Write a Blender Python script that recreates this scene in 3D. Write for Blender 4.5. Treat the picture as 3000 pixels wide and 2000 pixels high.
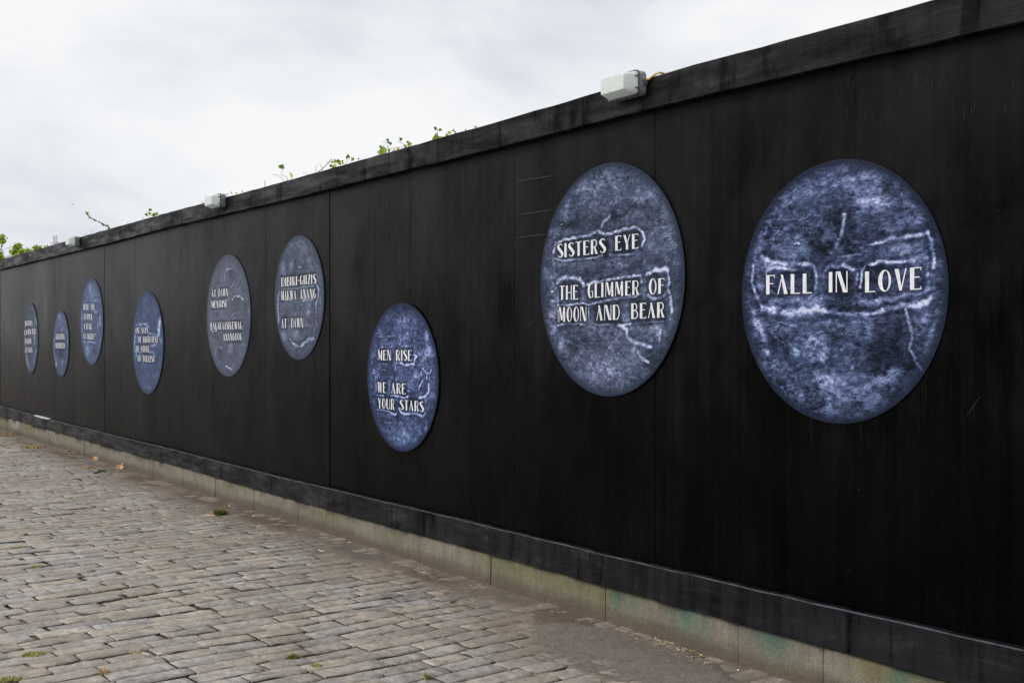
import bpy, math, random
import numpy as np
from mathutils import Vector, Matrix

random.seed(7)
rng = np.random.RandomState(7)
sc = bpy.context.scene
for o in list(bpy.data.objects):
    bpy.data.objects.remove(o)

# ------------------------------------------------------------------ camera
F = 3500.0                     # focal length in pixels of the 3000 px wide photograph
CX, HY = 1500.0, 990.0         # principal column, horizon row
VPX = -840.0                   # vanishing point of the hoarding
TH = math.atan((CX - VPX) / F)
CT, ST = math.cos(TH), math.sin(TH)
H = 1.437                      # eye height
D = 3.78                       # distance of the hoarding face
cam_d = bpy.data.cameras.new('camera')
cam_d.sensor_width = 36.0
cam_d.lens = 36.0 * F / 3000.0
cam_d.clip_start = 0.05
cam_d.clip_end = 5000
cam = bpy.data.objects.new('camera', cam_d)
sc.collection.objects.link(cam)
cam.location = (0, 0, H)
pitch = math.atan((1000.0 - HY) / F)
cam.rotation_euler = (math.pi / 2 - pitch, 0, math.pi / 2 - TH)
sc.camera = cam

# ------------------------------------------------------------------ world and sun
w = bpy.data.worlds.new('World')
sc.world = w
w.use_nodes = True
wn, wl = w.node_tree.nodes, w.node_tree.links
wn.clear()
SUN_EL, SUN_HEAD = math.radians(44), math.radians(248)   # heading of the sun, counter-clockwise from +X
sky = wn.new('ShaderNodeTexSky')
sky.sky_type = 'NISHITA'
sky.sun_disc = False
sky.sun_elevation = SUN_EL
sky.sun_rotation = math.pi / 2 - SUN_HEAD
tc = wn.new('ShaderNodeTexCoord')
mp = wn.new('ShaderNodeMapping')
mp.inputs['Scale'].default_value = (1.0, 1.0, 2.1)
mp.inputs['Location'].default_value = (1.35, 0.6, 0.35)
wl.new(tc.outputs['Generated'], mp.inputs['Vector'])
n1 = wn.new('ShaderNodeTexNoise')
n1.inputs['Scale'].default_value = 3.1
n1.inputs['Detail'].default_value = 7
n1.inputs['Roughness'].default_value = 0.53
n1.inputs['Distortion'].default_value = 0.25
wl.new(mp.outputs[0], n1.inputs['Vector'])
cr = wn.new('ShaderNodeValToRGB')
cr.color_ramp.elements[0].position = 0.36
cr.color_ramp.elements[0].color = (0.71, 0.74, 0.80, 1)
cr.color_ramp.elements[1].position = 0.575
cr.color_ramp.elements[1].color = (0.955, 0.96, 0.968, 1)
e = cr.color_ramp.elements.new(0.46)
e.color = (0.85, 0.872, 0.905, 1)
wl.new(n1.outputs['Fac'], cr.inputs['Fac'])
bg1 = wn.new('ShaderNodeBackground')
bg1.inputs['Strength'].default_value = 0.1
wl.new(sky.outputs[0], bg1.inputs['Color'])
bg2 = wn.new('ShaderNodeBackground')
bg2.inputs['Strength'].default_value = 1.0
wl.new(cr.outputs[0], bg2.inputs['Color'])
mx = wn.new('ShaderNodeMixShader')
mx.inputs[0].default_value = 0.96
wl.new(bg1.outputs[0], mx.inputs[1])
wl.new(bg2.outputs[0], mx.inputs[2])
wo = wn.new('ShaderNodeOutputWorld')
wl.new(mx.outputs[0], wo.inputs['Surface'])

sd = bpy.data.lights.new('sun', 'SUN')
sd.energy = 2.2
sd.angle = math.radians(22)
sd.color = (1.0, 0.95, 0.88)
sun = bpy.data.objects.new('sun', sd)
sc.collection.objects.link(sun)
sv = Vector((math.cos(SUN_HEAD) * math.cos(SUN_EL), math.sin(SUN_HEAD) * math.cos(SUN_EL), math.sin(SUN_EL)))
sun.rotation_euler = sv.to_track_quat('Z', 'Y').to_euler()
sun.location = sv * 30

vs = sc.view_settings
vs.view_transform = 'Standard'
vs.look = 'None'
vs.gamma = 1
vs.use_curve_mapping = False
vs.exposure = 0.0

# ------------------------------------------------------------------ geometry of the photograph -> the place
def ray(px):
    u = (px - CX) / F
    return (-CT + u * ST, ST + u * CT)

def wpt(px, py, Y=D):
    """point seen at pixel (px,py) on the vertical plane at distance Y"""
    rx, ry = ray(px)
    z = Y / ry
    return (rx * z, Y, H + (HY - py) / F * z)

def gpt(px, py, Z=0.0):
    z = (H - Z) * F / (py - HY)
    rx, ry = ray(px)
    return (rx * z, ry * z, Z)

def proj(X, Y, Z):
    zz = -CT * X + ST * Y
    xx = ST * X + CT * Y
    return CX + F * xx / zz, HY - F * (Z - H) / zz, zz

# ------------------------------------------------------------------ numpy noise
def _hash(ix, iy, seed):
    h = (ix.astype(np.int64) * 374761393 + iy.astype(np.int64) * 668265263 + seed * 1274126177) & 0xffffffff
    h = ((h ^ (h >> 13)) * 1274126177) & 0xffffffff
    return ((h ^ (h >> 16)) & 0xffff) / 65535.0

def vnoise(x, y, seed=0):
    x = np.asarray(x, float); y = np.asarray(y, float)
    ix, iy = np.floor(x), np.floor(y)
    fx, fy = x - ix, y - iy
    fx = fx * fx * (3 - 2 * fx); fy = fy * fy * (3 - 2 * fy)
    a = _hash(ix, iy, seed); b = _hash(ix + 1, iy, seed)
    c = _hash(ix, iy + 1, seed); d = _hash(ix + 1, iy + 1, seed)
    return (a * (1 - fx) + b * fx) * (1 - fy) + (c * (1 - fx) + d * fx) * fy

def fbm(x, y, seed=0, oct=4, rough=0.5):
    s = 0; a = 1; t = 0
    for k in range(oct):
        s = s + a * vnoise(np.asarray(x) * 2 ** k + 13.7 * k, np.asarray(y) * 2 ** k + 7.1 * k, seed + k)
        t += a; a *= rough
    return s / t

def sstep(a, b, x):
    t = np.clip((x - a) / (b - a), 0, 1)
    return t * t * (3 - 2 * t)

# ------------------------------------------------------------------ object helpers
COL = sc.collection

def mesh_from(name, V, Fc, mat, smooth=False, colors=None):
    me = bpy.data.meshes.new(name)
    V = np.asarray(V, float)
    me.from_pydata(V.tolist(), [], [tuple(int(i) for i in f) for f in Fc])
    if mat:
        me.materials.append(mat)
    if colors is not None:
        at = me.color_attributes.new('Col', 'FLOAT_COLOR', 'POINT')
        c = np.ones((len(V), 4)); c[:, :colors.shape[1]] = colors
        at.data.foreach_set('color', c.ravel())
    if smooth:
        me.polygons.foreach_set('use_smooth', [True] * len(me.polygons))
    me.update()
    return me

def obj(name, V, Fc, mat, parent=None, origin=None, smooth=False, colors=None):
    """one mesh object from world-space vertices"""
    V = np.asarray(V, float)
    if origin is None:
        if parent is not None:
            origin = (0, 0, 0)
        else:
            mn, mxx = V.min(0), V.max(0)
            origin = ((mn[0] + mxx[0]) / 2, (mn[1] + mxx[1]) / 2, mn[2])
    org = np.array(origin, float)
    if parent is not None:
        base = world_of(parent)
        loc = org_child = (V.min(0) + V.max(0)) / 2
        me = mesh_from(name, V - org_child, Fc, mat, smooth, colors)
        o = bpy.data.objects.new(name, me)
        COL.objects.link(o)
        o.parent = parent
        o.location = tuple(org_child - base)
    else:
        me = mesh_from(name, V - org, Fc, mat, smooth, colors)
        o = bpy.data.objects.new(name, me)
        COL.objects.link(o)
        o.location = tuple(org)
    return o

def world_of(o):
    p = np.zeros(3)
    while o is not None:
        p += np.array(o.location)
        o = o.parent
    return p

def empty(name, loc):
    o = bpy.data.objects.new(name, None)
    o.empty_display_size = 0.1
    COL.objects.link(o)
    o.location = loc
    return o

def tag(o, label=None, cat=None, group=None, kind=None):
    if label: o['label'] = label
    if cat: o['category'] = cat
    if group: o['group'] = group
    if kind: o['kind'] = kind
    return o

class MB:
    def __init__(s):
        s.v = []; s.f = []; s.c = []
    def add(s, V, Fc, col=None):
        n = len(s.v)
        s.v += [tuple(p) for p in V]
        s.f += [tuple(i + n for i in f) for f in Fc]
        if col is not None:
            s.c += [col] * len(V)
    def box(s, a, b):
        (x0, y0, z0), (x1, y1, z1) = a, b
        V = [(x0, y0, z0), (x1, y0, z0), (x1, y1, z0), (x0, y1, z0), (x0, y0, z1), (x1, y0, z1), (x1, y1, z1), (x0, y1, z1)]
        s.add(V, [(0, 3, 2, 1), (4, 5, 6, 7), (0, 1, 5, 4), (1, 2, 6, 5), (2, 3, 7, 6), (3, 0, 4, 7)])
    def tube(s, pts, r0, r1=None, n=6):
        r1 = r0 if r1 is None else r1
        pts = [Vector(p) for p in pts]
        V = []
        for i, p in enumerate(pts):
            t = (pts[min(i + 1, len(pts) - 1)] - pts[max(i - 1, 0)])
            if t.length < 1e-9: t = Vector((0, 0, 1))
            t.normalize()
            a = t.cross(Vector((0.13, 0.98, 0.2))); a.normalize(); b = t.cross(a)
            r = r0 + (r1 - r0) * i / max(1, len(pts) - 1)
            for k in range(n):
                an = 2 * math.pi * k / n
                V.append(tuple(p + (a * math.cos(an) + b * math.sin(an)) * r))
        Fc = []
        for i in range(len(pts) - 1):
            for k in range(n):
                Fc.append((i * n + k, i * n + (k + 1) % n, (i + 1) * n + (k + 1) % n, (i + 1) * n + k))
        Fc.append(tuple(range(n))[::-1]); m = (len(pts) - 1) * n
        Fc.append(tuple(m + k for k in range(n)))
        s.add(V, Fc)
    def build(s, name, mat, parent=None, **k):
        if s.c and len(s.c) == len(s.v):
            k['colors'] = np.array(s.c)
        return obj(name, s.v, s.f, mat, parent, **k)

# ------------------------------------------------------------------ materials
class NT:
    def __init__(s, name):
        s.m = bpy.data.materials.new(name); s.m.use_nodes = True
        s.n = s.m.node_tree.nodes; s.l = s.m.node_tree.links
        s.p = s.n['Principled BSDF']
    def new(s, t, **k):
        x = s.n.new(t)
        for a, b in k.items(): setattr(x, a, b)
        return x
    def pos(s, scale=(1, 1, 1)):
        g = s.new('ShaderNodeNewGeometry')
        m = s.new('ShaderNodeMapping'); m.inputs['Scale'].default_value = scale
        s.l.new(g.outputs['Position'], m.inputs['Vector'])
        return m.outputs[0]
    def noise(s, scale=(1, 1, 1), sc=1.0, detail=4, rough=0.5, dist=0.0):
        n = s.new('ShaderNodeTexNoise')
        n.inputs['Scale'].default_value = sc; n.inputs['Detail'].default_value = detail
        n.inputs['Roughness'].default_value = rough; n.inputs['Distortion'].default_value = dist
        s.l.new(s.pos(scale), n.inputs['Vector'])
        return n.outputs['Fac']
    def ramp(s, fac, stops):
        r = s.new('ShaderNodeValToRGB')
        el = r.color_ramp.elements
        el[0].position, el[1].position = stops[0][0], stops[-1][0]
        def c(x): return (x, x, x, 1) if isinstance(x, (int, float)) else tuple(x) + (1,)
        el[0].color, el[1].color = c(stops[0][1]), c(stops[-1][1])
        for p, q in stops[1:-1]:
            e = el.new(p); e.color = c(q)
        s.l.new(fac, r.inputs['Fac'])
        return r.outputs['Color']
    def mix(s, fac, a, b, blend='MIX'):
        m = s.new('ShaderNodeMix', data_type='RGBA', blend_type=blend)
        for sock, v in ((m.inputs[0], fac), (m.inputs[6], a), (m.inputs[7], b)):
            if isinstance(v, (int, float)): sock.default_value = v
            elif isinstance(v, tuple): sock.default_value = v + (1,)
            else: s.l.new(v, sock)
        return m.outputs[2]
    def math(s, op, a, b=0.0):
        m = s.new('ShaderNodeMath', operation=op)
        for sock, v in ((m.inputs[0], a), (m.inputs[1], b)):
            if isinstance(v, (int, float)): sock.default_value = v
            else: s.l.new(v, sock)
        return m.outputs[0]
    def attr(s, name='Col'):
        a = s.new('ShaderNodeAttribute'); a.attribute_name = name
        return a.outputs['Color']
    def bump(s, h, strength=0.3, dist=0.002):
        b = s.new('ShaderNodeBump')
        b.inputs['Strength'].default_value = strength; b.inputs['Distance'].default_value = dist
        s.l.new(h, b.inputs['Height']); s.l.new(b.outputs[0], s.p.inputs['Normal'])
    def set(s, **k):
        for a, v in k.items():
            sock = s.p.inputs[a.replace('_', ' ')]
            if isinstance(v, (int, float)): sock.default_value = v
            elif isinstance(v, tuple): sock.default_value = v + (1,)
            else: s.l.new(v, sock)

def m_panel():
    t = NT('black_painted_panel')
    big = t.noise((0.9, 1, 0.6), 1.0, 5, 0.55, 0.4)
    streak = t.noise((26, 1, 0.6), 1.0, 4, 0.6, 0.0)
    grain = t.noise((150, 20, 5), 1.0, 4, 0.65)
    fine = t.noise((320, 320, 320), 1.0, 2, 0.6)
    blot = t.noise((2.3, 1, 1.5), 1.0, 8, 0.66, 0.2)
    base = t.mix(t.ramp(streak, [(0.35, 0.0), (0.7, 1.0)]), (0.0003, 0.0003, 0.0003), (0.0011, 0.0009, 0.0008))
    # ragged chalky run-off stains below the fascia; sky sheen painted lighter with height
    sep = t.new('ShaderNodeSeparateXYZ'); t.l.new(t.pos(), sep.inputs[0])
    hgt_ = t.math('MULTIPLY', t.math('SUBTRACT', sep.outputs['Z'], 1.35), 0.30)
    film_sheen = t.math('ADD', t.math('ADD', t.math('MULTIPLY', blot, 0.75), t.math('MULTIPLY', streak, 0.15)), hgt_)
    film_sheen = t.ramp(film_sheen, [(0.43, 0.0), (0.62, 0.40), (0.90, 1.0)])
    base = t.mix(film_sheen, base, (0.0135, 0.0129, 0.0136))
    base = t.mix(t.math('MULTIPLY', t.ramp(grain, [(0.58, 0.0), (0.76, 1.0)]), t.ramp(t.noise((2.3, 1, 1.1), 1.0, 3), [(0.42, 0.0), (0.66, 0.8)])), base, (0.0125, 0.0125, 0.0145))
    sp = t.noise((60, 60, 40), 1.0, 1, 0.5)
    base = t.mix(t.ramp(sp, [(0.81, 0.0), (0.84, 0.6)]), base, (0.05, 0.05, 0.055))
    r = t.mix(t.ramp(big, [(0.3, 0.0), (0.7, 1.0)]), (0.20,) * 3, (0.34,) * 3)
    r = t.mix(t.ramp(blot, [(0.42, 0.0), (0.66, 0.6)]), r, (0.40,) * 3)
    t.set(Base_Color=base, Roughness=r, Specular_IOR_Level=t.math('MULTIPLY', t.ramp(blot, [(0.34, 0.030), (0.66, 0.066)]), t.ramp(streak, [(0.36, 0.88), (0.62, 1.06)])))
    hgt = t.math('ADD', grain, t.math('MULTIPLY', fine, 0.35))
    hgt = t.math('ADD', hgt, t.math('MULTIPLY', t.noise((7, 7, 4), 1.0, 3), 2.0))
    t.bump(hgt, 0.6, 0.0018)
    return t.m

def m_board(name, lo, hi, spec=0.35):
    t = NT(name)
    big = t.noise((1.6, 1, 3), 1.0, 5, 0.6, 0.5)
    drip = t.noise((17, 1, 1.5), 1.0, 4, 0.6, 0.2)
    grain = t.noise((5, 60, 120), 1.0, 5, 0.62, 0.6)
    knot = t.new('ShaderNodeTexVoronoi'); knot.inputs['Scale'].default_value = 1.0
    t.l.new(t.pos((2.1, 1, 6)), knot.inputs['Vector'])
    base = t.mix(t.ramp(big, [(0.33, 0.0), (0.68, 1.0)]), lo, hi)
    pale = t.noise((2.2, 1, 13), 1.0, 7, 0.70, 0.35)
    vdrip = t.noise((5.5, 1, 1.6), 1.0, 4, 0.6, 0.2)
    base = t.mix(t.ramp(pale, [(0.55, 0.0), (0.68, 0.7)]), base, tuple(c * 2.6 for c in hi))
    base = t.mix(t.ramp(drip, [(0.50, 0.0), (0.60, 0.9)]), base, tuple(c * 0.45 for c in lo))
    base = t.mix(t.ramp(grain, [(0.56, 0.0), (0.72, 0.45)]), base, tuple(c * 1.9 for c in hi))
    base = t.mix(t.ramp(knot.outputs['Distance'], [(0.06, 0.85), (0.16, 0.0)]), base, tuple(c * 0.3 for c in lo))
    t.set(Base_Color=base, Roughness=t.ramp(pale, [(0.38, 0.62), (0.6, 0.36)]), Specular_IOR_Level=t.math('MULTIPLY', t.ramp(pale, [(0.38, spec * 0.55), (0.62, spec * 1.5)]), t.ramp(vdrip, [(0.36, 0.25), (0.44, 1.0)])))
    t.bump(t.math('ADD', grain, t.math('MULTIPLY', t.ramp(knot.outputs['Distance'], [(0.0, 0.0), (0.2, 1.0)]), 1.0)), 0.6, 0.0018)
    return t.m

def m_concrete():
    t = NT('mossy_concrete')
    a = t.attr()
    n = t.noise((1, 1, 1), 90, 4, 0.6)
    n2 = t.noise((26, 26, 7), 1.0, 4, 0.6)
    c = t.mix(0.55, a, t.ramp(n, [(0.3, 0.52), (0.7, 1.35)]), 'MULTIPLY')
    c = t.mix(t.ramp(n2, [(0.4, 0.35), (0.6, 0.0)]), c, (0.085, 0.082, 0.066))
    t.set(Base_Color=c, Roughness=0.88, Specular_IOR_Level=0.25)
    t.bump(n, 0.5, 0.004)
    return t.m

def m_sett():
    t = NT('worn_granite_sett')
    a = t.attr()
    n = t.noise((1, 1, 1), 26, 8, 0.72)
    n2 = t.noise((1, 1, 1), 150, 4, 0.7)
    n3 = t.noise((4.2, 4.2, 4.2), 1.0, 7, 0.68, 0.4)
    c = t.mix(0.9, a, t.ramp(n, [(0.34, 0.50), (0.66, 1.38)]), 'MULTIPLY')
    c = t.mix(0.7, c, t.ramp(n2, [(0.3, 0.55), (0.7, 1.42)]), 'MULTIPLY')
    c = t.mix(0.8, c, t.ramp(n3, [(0.34, 0.62), (0.5, 1.0), (0.66, 1.28)]), 'MULTIPLY')
    c = t.mix(t.ramp(t.noise((1.3, 1.3, 1.3), 1.0, 6, 0.62, 0.3), [(0.42, 0.0), (0.62, 0.6)]), c, (0.235, 0.195, 0.165))
    # sand and pale mortar trodden over the stones
    m = t.math('MULTIPLY', t.ramp(t.noise((5.5, 5.5, 5.5), 1.0, 6, 0.68, 0.6), [(0.56, 0.0), (0.61, 1.0)]),
               t.ramp(t.noise((0.75, 0.75, 0.75), 1.0, 3, 0.5), [(0.42, 0.12), (0.56, 0.85)]))
    c = t.mix(m, c, (0.43, 0.36, 0.30))
    t.set(Base_Color=c, Roughness=t.ramp(n, [(0.3, 0.55), (0.7, 0.8)]), Specular_IOR_Level=0.3)
    t.bump(t.math('ADD', n, t.math('MULTIPLY', n2, 0.5)), 0.7, 0.006)
    return t.m

def m_soil():
    t = NT('gritty_soil')
    a = t.attr()
    n = t.noise((1, 1, 1), 120, 4, 0.7)
    n2 = t.noise((1, 1, 1), 22, 5, 0.65)
    c = t.mix(0.9, a, t.ramp(n, [(0.3, 0.55), (0.72, 1.45)]), 'MULTIPLY')
    c = t.mix(0.8, c, t.ramp(n2, [(0.3, 0.72), (0.7, 1.25)]), 'MULTIPLY')
    sp = t.noise((1, 1, 1), 75, 1, 0.5)
    c = t.mix(t.ramp(sp, [(0.77, 0.0), (0.81, 0.6)]), c, (0.36, 0.32, 0.28))
    t.set(Base_Color=c, Roughness=0.92, Specular_IOR_Level=0.2)
    t.bump(t.math('ADD', n, t.math('MULTIPLY', n2, 1.2)), 0.8, 0.006)
    return t.m

def m_ground():
    t = NT('street_ground')
    n = t.noise((1, 1, 1), 3, 6, 0.6)
    c = t.ramp(n, [(0.3, (0.16, 0.14, 0.12)), (0.7, (0.25, 0.23, 0.205))])
    t.set(Base_Color=c, Roughness=0.9)
    return t.m

def m_simple(name, col, rough=0.6, var=0.25, sc_=30, spec=0.4, bump=0.0):
    t = NT(name)
    n = t.noise((1, 1, 1), sc_, 4, 0.6)
    c = t.mix(t.ramp(n, [(0.3, 0.0), (0.7, 1.0)]), tuple(x * (1 - var) for x in col), tuple(min(1, x * (1 + var)) for x in col))
    t.set(Base_Color=c, Roughness=rough, Specular_IOR_Level=spec)
    if bump: t.bump(n, bump, 0.002)
    return t.m

def m_leaf(name, col, col2, trans=0.35):
    t = NT(name)
    n = t.noise((1, 1, 1), 14, 3, 0.6)
    c = t.mix(t.ramp(n, [(0.38, 0.0), (0.62, 1.0)]), col, col2)
    t.set(Base_Color=c, Roughness=0.45, Specular_IOR_Level=0.4)
    tr = t.new('ShaderNodeBsdfTranslucent')
    t.l.new(t.mix(1.0, c, (1.6, 1.6, 0.8), 'MULTIPLY'), tr.inputs['Color'])
    ms = t.new('ShaderNodeMixShader'); ms.inputs[0].default_value = trans
    out = t.n['Material Output']
    t.l.new(t.p.outputs[0], ms.inputs[1]); t.l.new(tr.outputs[0], ms.inputs[2]); t.l.new(ms.outputs[0], out.inputs['Surface'])
    return t.m

def m_print():
    t = NT('printed_moon_face')
    a = t.attr()
    n = t.noise((1, 1, 1), 260, 3, 0.7)
    n2 = t.noise((60, 60, 240), 1.0, 3, 0.6)
    c = t.mix(0.9, a, t.ramp(n, [(0.3, 0.42), (0.7, 1.62)]), 'MULTIPLY')
    c = t.mix(0.6, c, t.ramp(n2, [(0.32, 0.5), (0.68, 1.5)]), 'MULTIPLY')
    t.set(Base_Color=c, Roughness=0.5, Specular_IOR_Level=0.06)
    return t.m

M = {}
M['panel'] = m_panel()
M['fascia'] = m_board('black_fascia_board', (0.0022, 0.0018, 0.0018), (0.0100, 0.0088, 0.0090), 0.16)
M['skirt'] = m_board('black_skirting_board', (0.0034, 0.0034, 0.0044), (0.0130, 0.0127, 0.0155), 0.19)
M['scrape'] = m_simple('scraped_black_paint', (0.035, 0.037, 0.038), 0.5, 0.3)
M['worn_edge'] = m_simple('worn_board_edge', (0.040, 0.044, 0.054), 0.55, 0.8, 9, 0.2)
M['edge_highlight'] = m_simple('white_edge_highlight', (0.55, 0.54, 0.56), 0.7, 0.2)
M['concrete'] = m_concrete()
M['sett'] = m_sett()
M['soil'] = m_soil()
M['ground'] = m_ground()
M['print'] = m_print()
M['disc_edge'] = m_simple('dark_board_edge', (0.012, 0.013, 0.018), 0.7, 0.2, 30, 0.05)
M['white_print'] = m_simple('white_printed_ink', (0.72, 0.74, 0.79), 0.5, 0.12, 60, 0.3)
M['housing'] = m_simple('grey_cast_housing', (0.20, 0.215, 0.24), 0.42, 0.35, 60, 0.5)
M['gasket'] = m_simple('dark_grey_rim', (0.09, 0.095, 0.105), 0.5, 0.2)
M['cable'] = m_simple('yellow_cable', (0.55, 0.40, 0.04), 0.45, 0.15)
M['twig'] = m_simple('brown_twig_bark', (0.075, 0.048, 0.035), 0.8, 0.3)
M['leaf'] = m_leaf('ivy_leaf', (0.22, 0.31, 0.04), (0.42, 0.46, 0.07), 0.45)
M['leaf_dark'] = m_leaf('dark_ivy_leaf', (0.075, 0.12, 0.025), (0.16, 0.21, 0.035), 0.35)
M['leaf_yellow'] = m_leaf('yellowing_ivy_leaf', (0.48, 0.48, 0.06), (0.56, 0.40, 0.08), 0.45)
M['tree_leaf'] = m_leaf('tree_leaf', (0.15, 0.26, 0.045), (0.36, 0.44, 0.09), 0.45)
M['bark'] = m_simple('tree_bark', (0.10, 0.085, 0.07), 0.85, 0.3, 20, 0.3, 0.4)
M['grass'] = m_leaf('grass_blade', (0.07, 0.10, 0.018), (0.14, 0.17, 0.03), 0.25)
M['moss'] = m_leaf('yellow_green_moss', (0.20, 0.22, 0.05), (0.33, 0.31, 0.08), 0.2)
M['straw'] = m_simple('dry_straw', (0.50, 0.40, 0.24), 0.7, 0.25)
M['drygrass'] = m_simple('dry_grass', (0.42, 0.30, 0.13), 0.8, 0.3)
M['dryleaf'] = m_simple('dry_leaf', (0.42, 0.27, 0.14), 0.7, 0.3)
M['paper'] = m_simple('white_litter', (0.75, 0.74, 0.73), 0.6, 0.1)
M['pale_wall'] = m_simple('pale_render', (0.66, 0.67, 0.68), 0.7, 0.06)
M['pale_steel'] = m_simple('pale_steel', (0.45, 0.42, 0.42), 0.6, 0.1)
M['gull'] = m_simple('gull_feather', (0.28, 0.28, 0.30), 0.7, 0.2)

# frosted diffuser
t = NT('frosted_diffuser')
dc = t.ramp(t.noise((1, 1, 1), 25, 4, 0.6), [(0.3, (0.80, 0.85, 0.84)), (0.7, (0.90, 0.93, 0.92))])
t.set(Base_Color=dc, Roughness=0.25, Specular_IOR_Level=0.5)
tr = t.new('ShaderNodeBsdfTranslucent'); t.l.new(dc, tr.inputs['Color'])
ms = t.new('ShaderNodeMixShader'); ms.inputs[0].default_value = 0.35
t.l.new(t.p.outputs[0], ms.inputs[1]); t.l.new(tr.outputs[0], ms.inputs[2]); t.l.new(ms.outputs[0], t.n['Material Output'].inputs['Surface'])
M['diffuser'] = t.m

# ------------------------------------------------------------------ ground sheets
def undul(x, y):
    return 0.018 * (fbm(np.asarray(x) * 0.55 + 3, np.asarray(y) * 0.8 + 9, 21, 3) - 0.5) * 2 * (1 - 0.8 * sstep(2.9, 3.6, np.asarray(y, float)))

def strip_edge(x):
    """Y at which the dirt beside the plinth begins"""
    x = np.asarray(x, float)
    e = 3.455 - 0.24 * (fbm(x * 0.9, x * 0 + 0.4, 31, 4, 0.6) - 0.45)
    e = e - 0.16 * np.exp(-((x + 4.25) / 0.62) ** 4) + 0.05 * sstep(-10, -14, x)
    return e

def joint_depth(x, y):
    """how far the joint fill lies under the stones"""
    x = np.asarray(x, float); y = np.asarray(y, float)
    n = fbm(x * 0.8, y * 0.8, 41, 4, 0.55)
    # the half of the street beside the hoarding is trodden flush with sand and mortar
    flush = sstep(1.7, 2.9, y + 0.10 * (x + 7) + 0.8 * (n - 0.5))
    flush = np.maximum(flush, sstep(0.56, 0.68, n) * 0.6)
    d = 0.018 * (1 - flush) + 0.0125 * flush
    d = d + 0.014 * (fbm(x * 9, y * 9, 43, 3) - 0.5)
    return d

def bed_height(x, y):
    x = np.asarray(x, float); y = np.asarray(y, float)
    se = strip_edge(x)
    rag = 0.20 * (fbm(x * 3.1, y * 3.1, 51, 4, 0.6) - 0.5)
    k = sstep(-0.10, 0.13, y - se + rag)
    h = undul(x, y) - joint_depth(x, y) * (1 - k) + k * (0.002 + 0.009 * fbm(x * 6, y * 6, 55, 4))
    h = h + sstep(3.48, 3.74, y) * (-0.016 + 0.014 * fbm(x * 1.7, y * 0, 57, 3))
    # raised ragged tarmac patch near the right
    pt = sstep(0.0, 0.045, 0.52 - np.sqrt(((x + 4.22) / 1.25) ** 2 + ((y - 3.42) / 0.62) ** 2) + 0.16 * (fbm(x * 5, y * 5, 61, 3) - 0.5))
    h = h + pt * 0.013
    return h

def tarmac(x, y):
    return sstep(0.0, 0.045, 0.52 - np.sqrt(((x + 4.22) / 1.25) ** 2 + ((y - 3.42) / 0.62) ** 2) + 0.16 * (fbm(x * 5, y * 5, 61, 3) - 0.5))

g = obj('ground', [(-1500, -1500, -0.09), (1500, -1500, -0.09), (1500, 1500, -0.09), (-1500, 1500, -0.09)], [(0, 1, 2, 3)], M['ground'])
tag(g, kind='structure')

xs = [2.5]
while xs[-1] > -34:
    d = max(0.022, 0.022 + (-xs[-1] - 6) * 0.0045 if xs[-1] < -6 else 0.022)
    if xs[-1] > -2: d = 0.06
    xs.append(xs[-1] - d)
xs = np.array(xs[::-1])
ys = np.concatenate([np.arange(-4, 0.6, 0.06), np.arange(0.6, 3.80, 0.0245)])
GX, GY = np.meshgrid(xs, ys)
gz = bed_height(GX, GY)
nx, ny = len(xs), len(ys)
V = np.stack([GX.ravel(), GY.ravel(), gz.ravel()], 1)
idx = np.arange(nx * ny).reshape(ny, nx)
Q = np.stack([idx[:-1, :-1], idx[:-1, 1:], idx[1:, 1:], idx[1:, :-1]], -1).reshape(-1, 4)
X_, Y_ = GX.ravel(), GY.ravel()
se = strip_edge(X_)
band = sstep(-0.20, 0.12, Y_ - se + 0.25 * (fbm(X_ * 3.1, Y_ * 3.1, 51, 4, 0.6) - 0.5))
n_ = fbm(X_ * 2.2, Y_ * 2.2, 71, 5, 0.6)
dark = np.array([0.110, 0.088, 0.072]); sand = np.array([0.36, 0.30, 0.25]); brown = np.array([0.150, 0.124, 0.106]); rust = np.array([0.110, 0.080, 0.062]); tar = np.array([0.165, 0.140, 0.122])
fl = sstep(1.6, 2.8, Y_ + 0.10 * (X_ + 7) + 0.8 * (n_ - 0.5))
c = dark[None] * (1 - fl[:, None]) + (dark * 0.35 + sand * 0.65)[None] * fl[:, None]
k = sstep(0.50, 0.62, n_)[:, None] * 0.55 * (0.4 + 0.6 * fl[:, None])
c = c * (1 - k) + sand[None] * k
b = band[:, None]
bc = brown[None] * (0.8 + 0.5 * fbm(X_ * 5, Y_ * 5, 73, 4)[:, None])
r_ = (sstep(3.40, 3.62, Y_) * sstep(0.45, 0.6, fbm(X_ * 1.6, Y_ * 2.5, 75, 4)))[:, None] * 0.8
bc = bc * (1 - r_) + rust[None] * r_
c = c * (1 - b) + bc * b
tm = tarmac(X_, Y_)[:, None]
c = c * (1 - tm) + tar[None] * tm
me = bpy.data.meshes.new('cobbled_street')
me.from_pydata(V.tolist(), [], Q.tolist())
me.materials.append(M['soil'])
at = me.color_attributes.new('Col', 'FLOAT_COLOR', 'POINT')
cc = np.ones((len(V), 4)); cc[:, :3] = c
at.data.foreach_set('color', cc.ravel())
me.polygons.foreach_set('use_smooth', [True] * len(me.polygons))
street = bpy.data.objects.new('cobbled_street', me)
COL.objects.link(street)
tag(street, kind='structure')

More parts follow.
